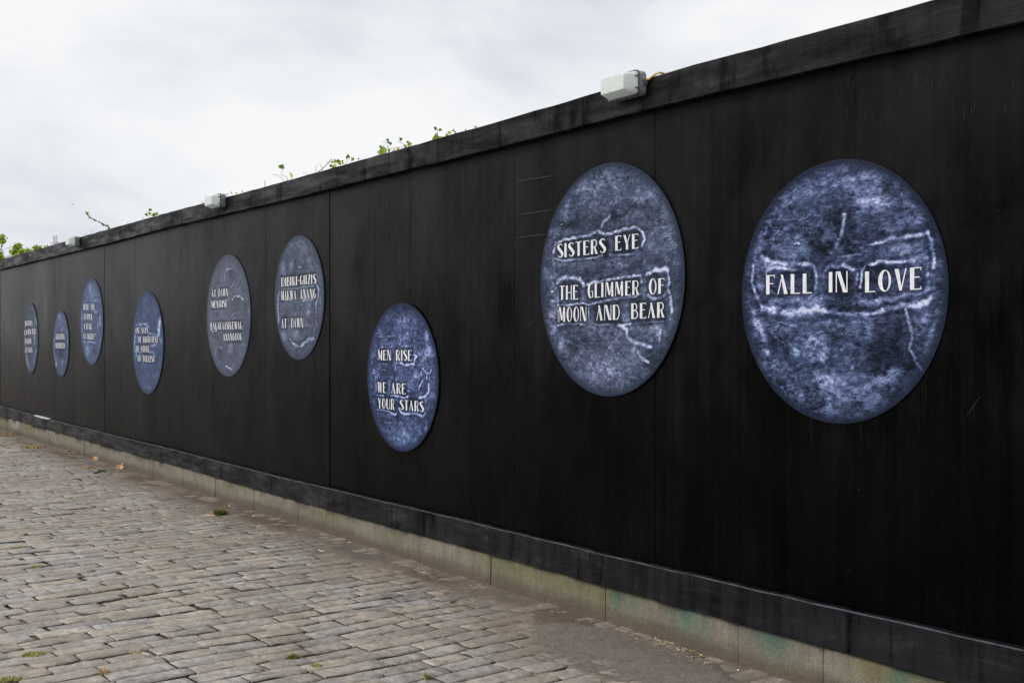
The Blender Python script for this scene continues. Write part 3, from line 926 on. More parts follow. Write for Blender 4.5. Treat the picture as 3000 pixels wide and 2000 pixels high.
# ------------------------------------------------------------------ the nine round moon boards
CA = (2100, 400, 1.7425); CB = (1500, 400, 1.96); CC = (1060, 870, 3.3375); CD = (590, 730, 4.019)
CE = (220, 800, 4.239); CF_ = (50, 860, 6.033)
POST = [
 dict(ext=(69.6, 111.3, 94, 887, 87, 1093), crop=CF_, tone=(0.95, 0.92, 0.92), N=70,
      label='far narrow-looking violet grey disc with four short lines beginning SISTERS, leftmost of all',
      lines=[[('SISTERS', (140, 570, 268, 565, 485, 470))], [('LO', (135, 730, 188, 724, 640, 630)), ('IN', (202, 722, 246, 720, 628, 624)), ('TENT', (265, 720, 332, 718, 622, 620))],
             [('STARING', (142, 885, 258, 885, 792, 788))], [('AT', (140, 1040, 175, 1042, 943, 943)), ('STARS', (187, 1043, 270, 1043, 950, 948))]],
      strokes=[([(330, 430), (340, 520)], .03, .6), ([(150, 420), (140, 600), (140, 900)], .03, .35), ([(300, 760), (320, 800), (300, 900)], .04, .5), ([(165, 1080), (180, 1250)], .04, .5), ([(330, 1000), (290, 1250)], .04, .4)],
      spots=[(320, 500, .06, .10, .4), (310, 640, .06, .04, .5), (200, 1260, .09, .08, .4)], dark=[(230, 1090, .10, .06, .6)]),
 dict(ext=(155.3, 201.7, 185, 908, 176.8, 1104.5), crop=CF_, tone=(0.95, 0.95, 1.1), N=70,
      label='small far blue-violet disc reading GIGGLING WHISPERS on the black hoarding',
      lines=[[('GIGGLING', (685, 808, 845, 808, 705, 705))], [('WHISPERS', (680, 970, 847, 970, 868, 866))]],
      strokes=[([(655, 820), (655, 1000), (670, 1140)], .03, .7), ([(890, 620), (890, 900), (870, 1100)], .03, .5), ([(770, 640), (790, 670), (800, 640)], .02, .7)],
      spots=[(745, 400, .07, .05, .6), (690, 1225, .05, .05, .9), (795, 1205, .05, .04, .9), (780, 520, .25, .12, .35)], dark=[(770, 1050, .16, .07, .7), (770, 690, .15, .04, .4)]),
 dict(ext=(235.3, 301.9, 273, 814, 268, 1069), crop=CE, tone=(0.98, 1.02, 1.22), N=80,
      label='blue disc with four lines WERE YOU TO PICK A STAR TO MARRY? mounted high',
      lines=[[('WERE', (103, 458, 172, 457, 384, 382)), ('YOU', (195, 456, 245, 455, 381, 380))], [('TO', (107, 578, 142, 578, 503, 503)), ('PICK', (152, 578, 217, 578, 503, 503))],
             [('A', (107, 697, 124, 698, 624, 624)), ('STAR', (135, 700, 207, 700, 624, 624))], [('TO', (103, 818, 135, 820, 745, 746)), ('MARRY?', (152, 822, 252, 823, 747, 748))]],
      strokes=[([(155, 850), (200, 852), (245, 868)], .014, 1.0), ([(105, 850), (140, 858)], .014, .7), ([(215, 465), (275, 480)], .02, .6), ([(240, 345), (295, 340)], .02, .6), ([(310, 540), (315, 640)], .03, .5), ([(85, 480), (85, 700)], .03, .4)],
      spots=[(180, 190, .08, .05, .5), (220, 270, .15, .10, .4), (290, 640, .05, .06, .4), (150, 950, .09, .06, .5)], dark=[(290, 520, .04, .05, .5), (240, 950, .1, .05, .4)]),
 dict(ext=(388, 478.8, 436, 853.8, 429, 1153.9), crop=CE, tone=(0.90, 1.02, 1.25), N=90,
      label='blue disc with indented lines ONE SAYS THE BRIGHTEST THE OTHER THE DULLEST, hung low',
      lines=[[('ONE', (752, 748, 803, 746, 675, 673)), ('SAYS', (826, 748, 905, 745, 670, 668))], [('THE', (779, 862, 822, 862, 788, 788)), ('BRIGHTEST', (848, 862, 1030, 862, 786, 784))],
             [('THE', (752, 980, 795, 980, 903, 903)), ('OTHER', (822, 980, 920, 980, 903, 903))], [('THE', (775, 1095, 820, 1097, 1020, 1021)), ('DULLEST', (845, 1100, 987, 1105, 1022, 1026))]],
      strokes=[([(760, 640), (820, 633), (880, 635), (912, 665)], .016, .8), ([(908, 790), (915, 755), (945, 745), (970, 760), (1040, 772)], .013, .7), ([(950, 900), (1030, 880)], .013, .7), ([(920, 980), (970, 982), (990, 1010)], .013, .7), ([(745, 780), (735, 900), (755, 1010)], .035, .6), ([(1055, 560), (1050, 650), (1040, 740)], .04, .9)],
      spots=[(1035, 700, .06, .07, .7), (1060, 830, .04, .03, .7), (800, 990, .06, .02, .5)], dark=[(940, 680, .08, .10, .5)]),
 dict(ext=(605.4, 734.3, 676, 744.4, 666, 1103), crop=CD, tone=(1.20, 1.08, 0.98), N=140,
      label='violet grey disc reading AT DAWN MEN RISE above BAGAKAASIGEWAG ANANGOOG',
      lines=[[('AT', (120, 565, 172, 558, 480, 473)), ('DAWN', (203, 556, 315, 550, 470, 460))], [('MEN', (118, 692, 205, 688, 612, 605)), ('RISE', (217, 683, 308, 680, 603, 595))],
             [('BAGAKAASIGEWAG', (112, 947, 480, 940, 860, 850))], [('ANANGOOG', (257, 1078, 478, 1072, 990, 985))]],
      strokes=[([(268, 360), (278, 290), (300, 232), (370, 230)], .010, .5), ([(365, 590), (378, 555), (410, 545), (455, 558), (492, 592)], .011, .8), ([(375, 370), (375, 420), (355, 445)], .012, .45), ([(105, 880), (108, 950), (140, 965), (185, 958)], .010, .9),
               ([(355, 780), (390, 760), (430, 738)], .008, .4), ([(360, 830), (420, 790)], .008, .3), ([(190, 1175), (195, 1145), (235, 1150), (240, 1175)], .010, .6), ([(290, 1380), (320, 1390), (355, 1415)], .011, .9), ([(545, 745), (565, 700), (570, 600)], .013, .4),
               ([(170, 1150), (165, 1240)], .008, .3), ([(325, 1130), (318, 1240)], .012, .3), ([(105, 460), (140, 470)], .01, .4)],
      spots=[(345, 1150, .04, .05, .35), (560, 740, .03, .04, .4)], dark=[(340, 280, .05, .06, .6), (220, 1220, .05, .07, .5), (420, 600, .06, .04, .3), (520, 680, .04, .05, .4)]),
 dict(ext=(805, 949.5, 884, 687.8, 876, 1054), crop=CD, tone=(1.10, 1.06, 1.0), N=150,
      label='grey blue disc reading DIBIKI-GIIZIS MAKWA ANANG AT DAWN, mounted high beside the paler disc',
      lines=[[('DIBIKI-GIIZIS', (943, 440, 1350, 403, 337, 292))], [('MAKWA', (940, 604, 1118, 594, 492, 482)), ('ANANG', (1163, 590, 1350, 578, 472, 465))], [('AT', (943, 930, 1005, 926, 822, 818)), ('DAWN', (1058, 923, 1200, 922, 815, 808))]],
      strokes=[([(935, 490), (945, 470), (1000, 468), (1330, 432)], .008, .45), ([(1345, 400), (1380, 470), (1375, 560), (1350, 640), (1350, 740)], .013, .75), ([(915, 500), (903, 600), (900, 720), (910, 870)], .016, .65),
               ([(1190, 608), (1250, 600), (1310, 593)], .009, .8), ([(1190, 640), (1195, 720)], .009, .4), ([(1045, 1055), (1070, 1105), (1110, 1135), (1150, 1145)], .012, .9), ([(1170, 1135), (1220, 1100), (1260, 1060), (1320, 1050)], .014, .85),
               ([(1140, 210), (1170, 215)], .01, .5), ([(1350, 850), (1355, 920)], .012, .4), ([(940, 440), (945, 480)], .008, .5), ([(940, 590), (1130, 620)], .007, .3)],
      spots=[(965, 225, .035, .04, .7), (1060, 195, .04, .035, .6), (1260, 720, .05, .05, .65), (1110, 995, .07, .03, .55), (970, 1000, .04, .05, .5), (1300, 1040, .04, .02, .5)], dark=[(1090, 230, .03, .04, .5), (1000, 780, .07, .03, .5), (1260, 830, .05, .03, .4), (1300, 980, .04, .03, .4), (1110, 1090, .03, .02, .4)]),
 dict(ext=(1075.6, 1285.2, 1180, 887, 1177, 1322.2), crop=CC, tone=(0.82, 0.95, 1.28), N=260,
      label='deep blue disc hung lowest, reading MEN RISE WE ARE YOUR STARS',
      lines=[[('MEN', (158, 618, 287, 618, 520, 516)), ('RISE', (335, 622, 490, 622, 518, 518))], [('WE', (155, 930, 237, 937, 827, 835)), ('ARE', (290, 943, 430, 948, 840, 845))],
             [('YOUR', (158, 1085, 320, 1102, 985, 997)), ('STARS', (375, 1100, 605, 1125, 1003, 1020))]],
      strokes=[([(150, 355), (200, 365), (230, 352)], .005, .4), ([(170, 385), (260, 385), (350, 372)], .005, .45), ([(360, 395), (390, 415), (365, 460)], .008, .5), ([(160, 520), (175, 492), (230, 490), (270, 500), (292, 486)], .006, .6),
               ([(340, 645), (390, 640), (410, 662), (450, 665), (480, 650), (512, 655), (515, 600), (540, 580), (510, 560)], .008, .85), ([(160, 650), (260, 655)], .006, .35), ([(150, 700), (270, 718)], .005, .3),
               ([(593, 697), (615, 725), (640, 748), (668, 745), (680, 705)], .007, 1.0), ([(638, 748), (632, 800)], .007, .9), ([(592, 815), (580, 850), (560, 885), (558, 905)], .009, 1.0), ([(655, 850), (655, 930), (625, 968), (560, 990)], .009, .9),
               ([(575, 735), (580, 760)], .009, .8), ([(150, 958), (215, 967)], .006, .6), ([(285, 960), (350, 968), (420, 985), (455, 968)], .007, .85), ([(140, 845), (140, 930)], .006, .5), ([(335, 650), (325, 720)], .008, .4),
               ([(150, 1098), (220, 1108), (270, 1122), (325, 1148), (335, 1130)], .007, .85), ([(365, 1085), (380, 1128), (440, 1142), (520, 1135), (560, 1148), (595, 1168), (622, 1130)], .009, 1.1), ([(240, 1232), (290, 1226)], .005, .5),
               ([(118, 705), (121, 745)], .006, .7), ([(155, 775), (165, 750)], .005, .6), ([(440, 910), (470, 930)], .008, .5), ([(380, 480), (480, 478)], .005, .4), ([(255, 1145), (300, 1150)], .004, .6)],
      spots=[(635, 385, .022, .05, .85), (655, 530, .035, .045, .6), (710, 500, .02, .03, .4), (337, 800, .012, .012, 1.), (445, 380, .015, .03, .55), (520, 370, .01, .02, .4), (625, 1268, .015, .028, .8), (90, 550, .03, .05, .3), (400, 240, .12, .05, .3),
             (400, 1380, .14, .06, .3), (520, 770, .03, .02, .35), (620, 1000, .015, .015, .6), (150, 900, .02, .03, .35)],
      dark=[(345, 1130, .02, .10, .8), (310, 730, .04, .05, .5), (500, 1080, .06, .05, .2), (620, 870, .025, .05, .5), (270, 420, .09, .03, .35), (350, 1170, .015, .07, .5)]),
 dict(ext=(1582.7, 2006, 1801, 474, 1783, 1161), crop=CB, tone=(1.0, 1.02, 1.08), N=340,
      label='large slate disc reading SISTERS EYE THE GLIMMER OF MOON AND BEAR, second from the right',
      lines=[[('SISTERS', (262, 698, 537, 668, 618, 584)), ('EYE', (593, 656, 727, 642, 571, 557))], [('THE', (274, 937, 380, 935, 857, 852)), ('GLIMMER', (435, 928, 730, 908, 845, 825)), ('OF', (786, 907, 877, 901, 817, 813))],
             [('MOON', (268, 1066, 427, 1058, 980, 975)), ('AND', (485, 1057, 620, 1050, 969, 965)), ('BEAR', (685, 1047, 877, 1038, 958, 950))]],
      strokes=[([(238, 665), (250, 612), (300, 592), (380, 578), (450, 566), (478, 548), (505, 545), (535, 566), (600, 548), (660, 532), (710, 524), (748, 542), (763, 585), (745, 628)], .0085, .85),
               ([(245, 700), (300, 712), (400, 703), (480, 694), (520, 682)], .006, .55), ([(560, 678), (620, 682), (700, 672)], .006, .45),
               ([(262, 835), (285, 815), (330, 808), (390, 818), (412, 852)], .011, .9), ([(430, 848), (500, 830), (600, 815), (700, 800), (738, 798), (745, 835)], .008, .7), ([(770, 795), (810, 772), (860, 762), (890, 768), (905, 830), (895, 880), (855, 925), (800, 932), (783, 908)], .009, .75),
               ([(820, 765), (890, 762)], .014, .8), ([(900, 885), (912, 930), (918, 1005)], .010, .95), ([(225, 895), (262, 868)], .008, .6), ([(215, 940), (245, 950)], .008, .5), ([(262, 968), (330, 968), (400, 955), (440, 965), (512, 945)], .0065, .65),
               ([(520, 945), (600, 930), (700, 920), (735, 905)], .0065, .55), ([(262, 1085), (320, 1072), (420, 1078), (442, 1058), (440, 985)], .0065, .6), ([(460, 1078), (570, 1080)], .006, .4), ([(610, 1078), (660, 1102), (662, 1150), (700, 1180), (745, 1192), (800, 1212)], .010, .95),
               ([(722, 1235), (742, 1272), (782, 1297)], .009, .85), ([(265, 880), (262, 1060)], .006, .35), ([(235, 700), (245, 780)], .010, .3), ([(870, 1060), (690, 1078)], .004, .2), ([(605, 1085), (640, 1080), (680, 1075)], .007, .7), ([(850, 1110), (850, 1170)], .009, .4), ([(560, 460), (520, 500), (515, 520)], .010, .4), ([(280, 505), (290, 503)], .005, .8)],
      spots=[(540, 250, .14, .06, .30), (800, 330, .10, .05, .30), (420, 300, .06, .04, .25), (300, 420, .05, .05, .30), (280, 1205, .03, .03, .45), (240, 1110, .05, .06, .3), (820, 1120, .05, .03, .35), (540, 1330, .2, .06, .25), (660, 470, .12, .04, .22), (420, 730, .06, .03, .25), (800, 560, .08, .06, .15), (230, 860, .03, .10, .25), (890, 1180, .04, .05, .2), (600, 730, .1, .03, .2), (220, 540, .02, .05, .35)],
      dark=[(600, 458, .07, .03, .75), (760, 400, .09, .02, .6), (425, 770, .03, .04, .55), (410, 1195, .07, .05, .6), (700, 730, .05, .04, .45), (780, 1072, .10, .01, .9), (350, 500, .09, .035, .45), (830, 640, .06, .08, .3), (630, 1240, .06, .05, .3), (820, 1290, .06, .06, .3), (600, 1010, .02, .04, .3)]),
 dict(ext=(2172.9, 2778.9, 2496, 461.4, 2476, 1242.5), crop=CA, tone=(0.82, 0.90, 1.12), N=420,
      label='largest-looking blue moon-like disc with FALL IN LOVE, the rightmost one',
      lines=[[('FALL', (252, 806, 487, 800, 708, 698)), ('IN', (572, 795, 668, 795, 692, 686)), ('LOVE', (757, 796, 1046, 780, 690, 665))]],
      strokes=[([(186, 660), (181, 750), (200, 815), (232, 872)], .009, .9), ([(232, 878), (290, 888), (360, 890), (430, 898), (490, 888), (545, 880)], .018, 1.1), ([(228, 615), (290, 640), (370, 652), (470, 648), (498, 668), (508, 720), (504, 785)], .010, .8),
               ([(250, 640), (300, 655), (330, 665)], .020, .55), ([(250, 705), (255, 682), (300, 668), (400, 680)], .007, .5), ([(553, 682), (575, 658), (610, 665), (650, 655), (697, 678)], .0085, .75), ([(735, 765), (738, 692), (765, 655), (820, 642), (890, 638), (960, 632)], .008, .8),
               ([(960, 636), (1005, 634)], .006, .5), ([(790, 548), (880, 525), (950, 515), (1030, 505), (1078, 483)], .009, .65), ([(1076, 485), (1090, 530), (1105, 590), (1112, 640), (1104, 670)], .009, .9), ([(848, 880), (920, 866), (1000, 862), (1065, 848)], .012, 1.0), ([(1020, 850), (1080, 845)], .02, .8),
               ([(545, 890), (640, 905), (740, 912), (800, 905), (850, 882)], .010, .5), ([(270, 850), (400, 840), (520, 850)], .02, .3), ([(700, 850), (900, 830), (1060, 790)], .012, .35), ([(965, 885), (985, 950), (996, 1030), (980, 1080), (1010, 1135), (1048, 1195)], .0075, .9),
               ([(650, 400), (646, 450), (635, 505), (605, 562)], .013, .65), ([(640, 615), (700, 602), (730, 600)], .006, .6), ([(765, 555), (850, 540)], .005, .3), ([(196, 900), (205, 960), (240, 1040), (262, 1100)], .020, .4), ([(545, 750), (545, 700)], .006, .4), ([(1080, 700), (1075, 780)], .010, .4), ([(420, 1010), (480, 1000), (540, 995)], .006, .3),
               ([(400, 1100), (420, 1050), (480, 1020), (540, 1040), (560, 1090), (540, 1140)], .022, .38), ([(470, 820), (510, 800)], .006, .4), ([(715, 700), (710, 750)], .008, .5), ([(275, 790), (300, 800)], .01, .35), ([(400, 545), (420, 546)], .006, .8), ([(1110, 950), (1090, 1060)], .014, .3)],
      spots=[(800, 322, .055, .022, .65), (850, 345, .04, .02, .45), (720, 330, .03, .015, .35), (545, 820, .012, .010, .9), (480, 1110, .07, .05, .30), (415, 1098, .02, .015, .5), (540, 1125, .02, .015, .45), (905, 1215, .045, .02, .6), (860, 1250, .05, .02, .55), (780, 1265, .02, .01, .6), (560, 1240, .05, .04, .4),
             (600, 1290, .12, .06, .28), (570, 1330, .015, .01, .7), (690, 1185, .012, .01, .6), (970, 290, .02, .03, .35), (340, 320, .08, .03, .25), (600, 250, .15, .05, .15), (800, 210, .08, .03, .3), (350, 960, .10, .04, .28), (700, 960, .12, .05, .2), (950, 760, .02, .02, .3), (240, 1160, .05, .07, .28), (1060, 920, .04, .08, .25), (230, 1000, .03, .06, .3), (1040, 400, .03, .03, .3), (220, 560, .04, .05, .3), (980, 700, .04, .08, .25), (900, 580, .12, .03, .2), (760, 1010, .06, .05, .2), (410, 1310, .06, .03, .3), (400, 515, .02, .02, .4), (900, 475, .04, .015, .3), (370, 760, .1, .02, .15)],
      dark=[(280, 595, .07, .015, .8), (640, 840, .08, .02, .6), (320, 925, .04, .012, .8), (660, 945, .025, .012, .7), (560, 450, .16, .06, .45), (700, 640, .10, .03, .35), (600, 560, .15, .02, .4), (920, 490, .12, .01, .5), (850, 1090, .09, .06, .55), (1000, 1180, .05, .03, .7), (640, 740, .06, .05, .35), (910, 1000, .04, .06, .3), (560, 1160, .06, .02, .4), (400, 450, .08, .04, .3)]),
]
YD = D - 0.0078     # printed face of the boards
def seg_dist(X, Z, pts):
    best = np.full(X.shape, 1e9)
    for (ax, az), (bx, bz) in zip(pts[:-1], pts[1:]):
        dx, dz = bx - ax, bz - az; L = dx * dx + dz * dz + 1e-12
        t = np.clip(((X - ax) * dx + (Z - az) * dz) / L, 0, 1)
        best = np.minimum(best, np.hypot(X - ax - t * dx, Z - az - t * dz))
    return best

for pi_, p in enumerate(POST):
    x0, x1, xt, yt, xb, yb = p['ext']
    ox, oy, s = p['crop']
    Xa, Xb = wpt(x0, 990, YD)[0], wpt(x1, 990, YD)[0]
    Zt, Zb = wpt(xt, yt, YD)[2], wpt(xb, yb, YD)[2]
    cx_, cz_ = (Xa + Xb) / 2, (Zt + Zb) / 2
    rx, rz = abs(Xb - Xa) / 2, (Zt - Zb) / 2
    N = p['N']
    # square grid mapped onto the disc
    a = np.linspace(-1, 1, N + 1)
    A, B = np.meshgrid(a, a)
    U = A * np.sqrt(1 - B * B / 2); Vv = B * np.sqrt(1 - A * A / 2)
    X = cx_ + rx * U.ravel(); Z = cz_ + rz * Vv.ravel()
    rr = np.hypot(U.ravel(), Vv.ravel())
    # the print: cloudy slate blue, pale ridges of clay round sunken lettering
    sd_ = 200 + pi_ * 17
    wx = X + 0.02 * (fbm(X * 8, Z * 8, sd_ + 5, 3) - 0.5); wz = Z + 0.02 * (fbm(X * 8, Z * 8, sd_ + 6, 3) - 0.5)
    n1_ = fbm(wx * 5, wz * 6, sd_, 5, 0.58); n2_ = fbm(wx * 34, wz * 58, sd_ + 9, 4, 0.66); n3_ = fbm(wx * 60, wz * 150, sd_ + 12, 3, 0.6)
    B0 = (0.080, 0.072, 0.095, 0.076, 0.100, 0.085, 0.054, 0.064, 0.043)[pi_]
    ct_ = (0.7, 0.7, 0.7, 0.6, 0.6, 0.8, 1.0, 1.0, 1.15)[pi_]
    lum = B0 + ct_ * (0.13 * np.clip(n1_ - 0.38, 0, 1) + 0.085 * (n2_ - 0.47) + 0.085 * (n3_ - 0.5))
    lum = lum + ct_ * 0.045 * sstep(0.56, 0.70, n2_) * sstep(0.45, 0.6, n1_)
    rg = 1 - np.abs(2 * fbm(wx * 7, wz * 13, sd_ + 41, 5, 0.6) - 1)
    rg2 = 1 - np.abs(2 * fbm(wx * 11, wz * 12, sd_ + 51, 5, 0.62) - 1)
    mk = sstep(0.44, 0.62, fbm(wx * 3, wz * 3, sd_ + 43, 3))
    lum = lum + ct_ * 0.11 * sstep(0.955, 0.995, rg) * mk * (0.3 + 1.2 * n3_)
    lum = lum * (1 - 0.45 * sstep(0.96, 0.995, rg2) * (1 - mk * 0.6) * min(ct_, 1))
    lum = lum + ct_ * 0.060 * sstep(0.60, 0.66, fbm(wx * 9, wz * 15, sd_ + 47, 5, 0.65)) * (0.4 + 1.2 * n3_)
    for (cxp, cyp, ra, rb, am) in p['spots']:
        q = wpt(ox + cxp / s, oy + cyp / s, YD)
        dd = ((wx - q[0]) / ra) ** 2 + ((wz - q[2]) / rb) ** 2
        lum = lum + am * 0.30 * np.exp(-dd) * np.clip(0.35 + 2.6 * (n2_ - 0.32) + 1.0 * (n3_ - 0.5), 0, 1.8)
    for (cxp, cyp, ra, rb, am) in p['dark']:
        q = wpt(ox + cxp / s, oy + cyp / s, YD)
        lum = lum * (1 - am * 0.75 * np.exp(-(((wx - q[0]) / ra) ** 2 + ((wz - q[2]) / rb) ** 2)))
    # sunken field round each word
    for ln in p['lines']:
        for wd_, q in ln:
            qa = wpt(ox + q[0] / s, oy + q[1] / s, YD); qb = wpt(ox + q[2] / s, oy + q[5] / s, YD)
            mx0, mx1, mz0, mz1 = qa[0], qb[0], qa[2], qb[2]
            hgt = mz1 - mz0
            dx = np.maximum(np.maximum(mx0 - wx, wx - mx1), 0); dz = np.maximum(np.maximum(mz0 - wz, wz - mz1), 0)
            dd = np.hypot(dx, dz)
            lum = lum * (1 - 0.55 * np.exp(-(dd / (hgt * 0.22)) ** 2)) + 0.02 * np.exp(-((dd - hgt * 0.5) / (hgt * 0.14)) ** 2) * n2_ * 2
    for pts, wd_, am in p['strokes']:
        P = [(wpt(ox + a_ / s, oy + b_ / s, YD)[0], wpt(ox + a_ / s, oy + b_ / s, YD)[2]) for a_, b_ in pts]
        wj_x = X + wd_ * 1.6 * (fbm(X * 30, Z * 30, sd_ + 21, 3) - 0.5); wj_z = Z + wd_ * 1.6 * (fbm(X * 30, Z * 30, sd_ + 22, 3) - 0.5)
        d_ = seg_dist(wj_x, wj_z, P)
        core = np.exp(-(d_ / (wd_ * 0.72)) ** 3); halo = np.exp(-(d_ / (wd_ * 3.2)) ** 2)
        lum = lum * (1 - min(am, 1) * 0.50 * np.exp(-((d_ - wd_ * 1.9) / (wd_ * 0.75)) ** 2))
        brk = 0.42 + 0.72 * sstep(0.36, 0.60, fbm(X * 14, Z * 14, sd_ + 25, 3, 0.6))
        lum = lum + am * (0.46 * core * brk * np.clip(0.30 + 1.5 * (n2_ - 0.26) + 1.3 * (n3_ - 0.42), 0.0, 1.35) + 0.022 * halo * n2_ * 2)
    lum = np.maximum(lum, 0.004); lum = 0.085 * (lum / 0.085) ** (1.0 + 0.28 * (ct_ > 0.9))
    lum = np.clip(lum, 0.012, 0.72)
    # plain band round the rim
    rim = sstep(0.88, 1.0, rr + 0.05 * (n1_ - 0.5))
    lum = lum * (1 - rim) + (B0 * (0.62 if ct_ > 0.9 else 0.8) + 0.02 * (n1_ - 0.5)) * rim
    lum = lum * 0.86
    sat = np.clip(1.0 - (lum - 0.05) * 1.2, 0.30, 1)[:, None]
    hue = np.array([0.71, 0.90, 1.47]) * np.array(p['tone'])
    vio = (fbm(X * 4, Z * 4, sd_ + 31, 3) - 0.5)[:, None] * np.array([0.16, -0.03, 0.05])[None]
    colr = lum[:, None] * (hue[None] * sat + np.array([0.97, 0.98, 1.06])[None] * (1 - sat) + vio * sat)
    Y = np.full(X.shape, YD)
    # small rounding at the edge
    Y = Y + 0.0008 * sstep(0.985, 1.0, rr)
    V = np.stack([X, Y, Z], 1)
    idx = np.arange((N + 1) ** 2).reshape(N + 1, N + 1)
    Q = np.stack([idx[:-1, :-1], idx[:-1, 1:], idx[1:, 1:], idx[1:, :-1]], -1).reshape(-1, 4)
    root = empty('moon_disc', (cx_, D, cz_ - rz))
    tag(root, p['label'], 'round sign', 'round printed moon boards on the hoarding')
    face = obj('printed_face', V, Q, M['print'], root, colors=colr)
    # rim of the board
    th = np.linspace(0, 2 * math.pi, 97)[:-1]
    V = [(cx_ + rx * math.cos(t_), YD + 0.0008, cz_ + rz * math.sin(t_)) for t_ in th] + [(cx_ + rx * 0.999 * math.cos(t_), D - 0.0052, cz_ + rz * 0.999 * math.sin(t_)) for t_ in th]
    Fc = [(i, 96 + i, 96 + (i + 1) % 96, (i + 1) % 96) for i in range(96)]
    Fc.append(tuple(range(96, 192)))
    obj('backing_board', V, Fc, M['disc_edge'], root)
    for ln in p['lines']:
        for wd_, q in ln:
            m = MB()
            word_mesh(m, wd_, q, p['crop'], YD)
            m.build('lettering', M['white_print'], root)

# ------------------------------------------------------------------ bulkhead lamps on the top of the fascia
def rounded_rect(hw, hh, r, n=5):
    P = []
    for cx_, cz_, a0 in ((hw - r, hh - r, 0), (-hw + r, hh - r, 90), (-hw + r, -hh + r, 180), (hw - r, -hh + r, 270)):
        for i in range(n + 1):
            a = math.radians(a0 + 90 * i / n)
            P.append((cx_ + r * math.cos(a), cz_ + r * math.sin(a)))
    return P
def loft(sections, cap0=True, cap1=True):
    n = len(sections[0]); V = [p for s_ in sections for p in s_]
    Fc = []
    for k in range(len(sections) - 1):
        for i in range(n):
            a = k * n + i; b_ = k * n + (i + 1) % n
            Fc.append((a, b_, b_ + n, a + n))
    if cap0: Fc.append(tuple(range(n))[::-1])
    if cap1: Fc.append(tuple((len(sections) - 1) * n + i for i in range(n)))
    return V, Fc
def lamp(pxc, pyc, label, first=None, tilt=0.0, hw=0.118, hh=0.058):
    c = wpt(pxc, pyc, YF - 0.05)
    root = empty('bulkhead_lamp', (c[0], YF, c[2]))
    tag(root, label, 'wall lamp', 'bulkhead lamps along the top of the hoarding')
    ct, st = math.cos(tilt), math.sin(tilt)
    def T(P, y):
        # local (x, z) at depth y in front of the board, rolled a little
        return [(c[0] + x, YF - y * ct + z * st, c[2] + z * ct - y * st) for x, z in P]
    R0 = rounded_rect(hw, hh, 0.020); R1 = rounded_rect(hw * 1.0, hh * 1.0, 0.022)
    V, Fc = loft([T(rounded_rect(hw * 0.93, hh * 0.93, 0.016), 0.001), T(R0, 0.012), T(R1, 0.050)])
    obj('housing', V, Fc, M['housing'], root, smooth=False)
    V, Fc = loft([T(rounded_rect(hw + 0.003, hh + 0.003, 0.024), 0.0505), T(rounded_rect(hw + 0.003, hh + 0.003, 0.024), 0.058)])
    obj('rim', V, Fc, M['gasket'], root)
    V, Fc = loft([T(rounded_rect(hw - 0.004, hh - 0.004, 0.020), 0.0585), T(rounded_rect(hw - 0.009, hh - 0.007, 0.018), 0.074), T(rounded_rect(hw - 0.028, hh - 0.018, 0.010), 0.122), T(rounded_rect(hw - 0.033, hh - 0.022, 0.008), 0.126)])
    obj('diffuser', V, Fc, M['diffuser'], root)
    def clip(P, a, b_, c_):
        m = MB(); m.box((P[0] - a, P[1] - b_, P[2] - c_), (P[0] + a, P[1] + b_, P[2] + c_)); m.build('clip', M['gasket'], root)
    for sx in (-0.5, 0.5): clip(T([(hw * sx, -hh - 0.0065)], 0.055)[0], 0.006, 0.005, 0.003)
    for sz in (-0.5, 0.5): clip(T([(hw - 0.004, hh * sz)], 0.066)[0], 0.0045, 0.007, 0.003)
    for sx in (-1, 1): clip(T([((hw + 0.006) * sx, 0.0)], 0.02)[0], 0.006, 0.008, 0.012)
    return root, c
la, lac = lamp(1828, 253, 'nearest and largest lamp with frosted diffuser and yellow cable, on the fascia')
lb, lbc = lamp(634, 590, 'middle frosted box lamp between leafy ivy sprigs on the fascia top')
lc, lcc = lamp(216, 708, 'farthest smallest frosted lamp near the left end of the hoarding top')
m = MB()
pp = [wpt(x, y, Yq) for x, y, Yq in ((1888, 238, YF - 0.012), (1900, 233, YF - 0.010), (1912, 224, YF - 0.004), (1922, 217, YF + 0.006), (1932, 214, YF + 0.03), (1945, 216, YF + 0.07))]
m.tube(pp, 0.0052, 0.0052, 8)
o = m.build('cable', M['cable'], None); tag(o, 'yellow cable looping from the nearest lamp over the fascia', 'cable')

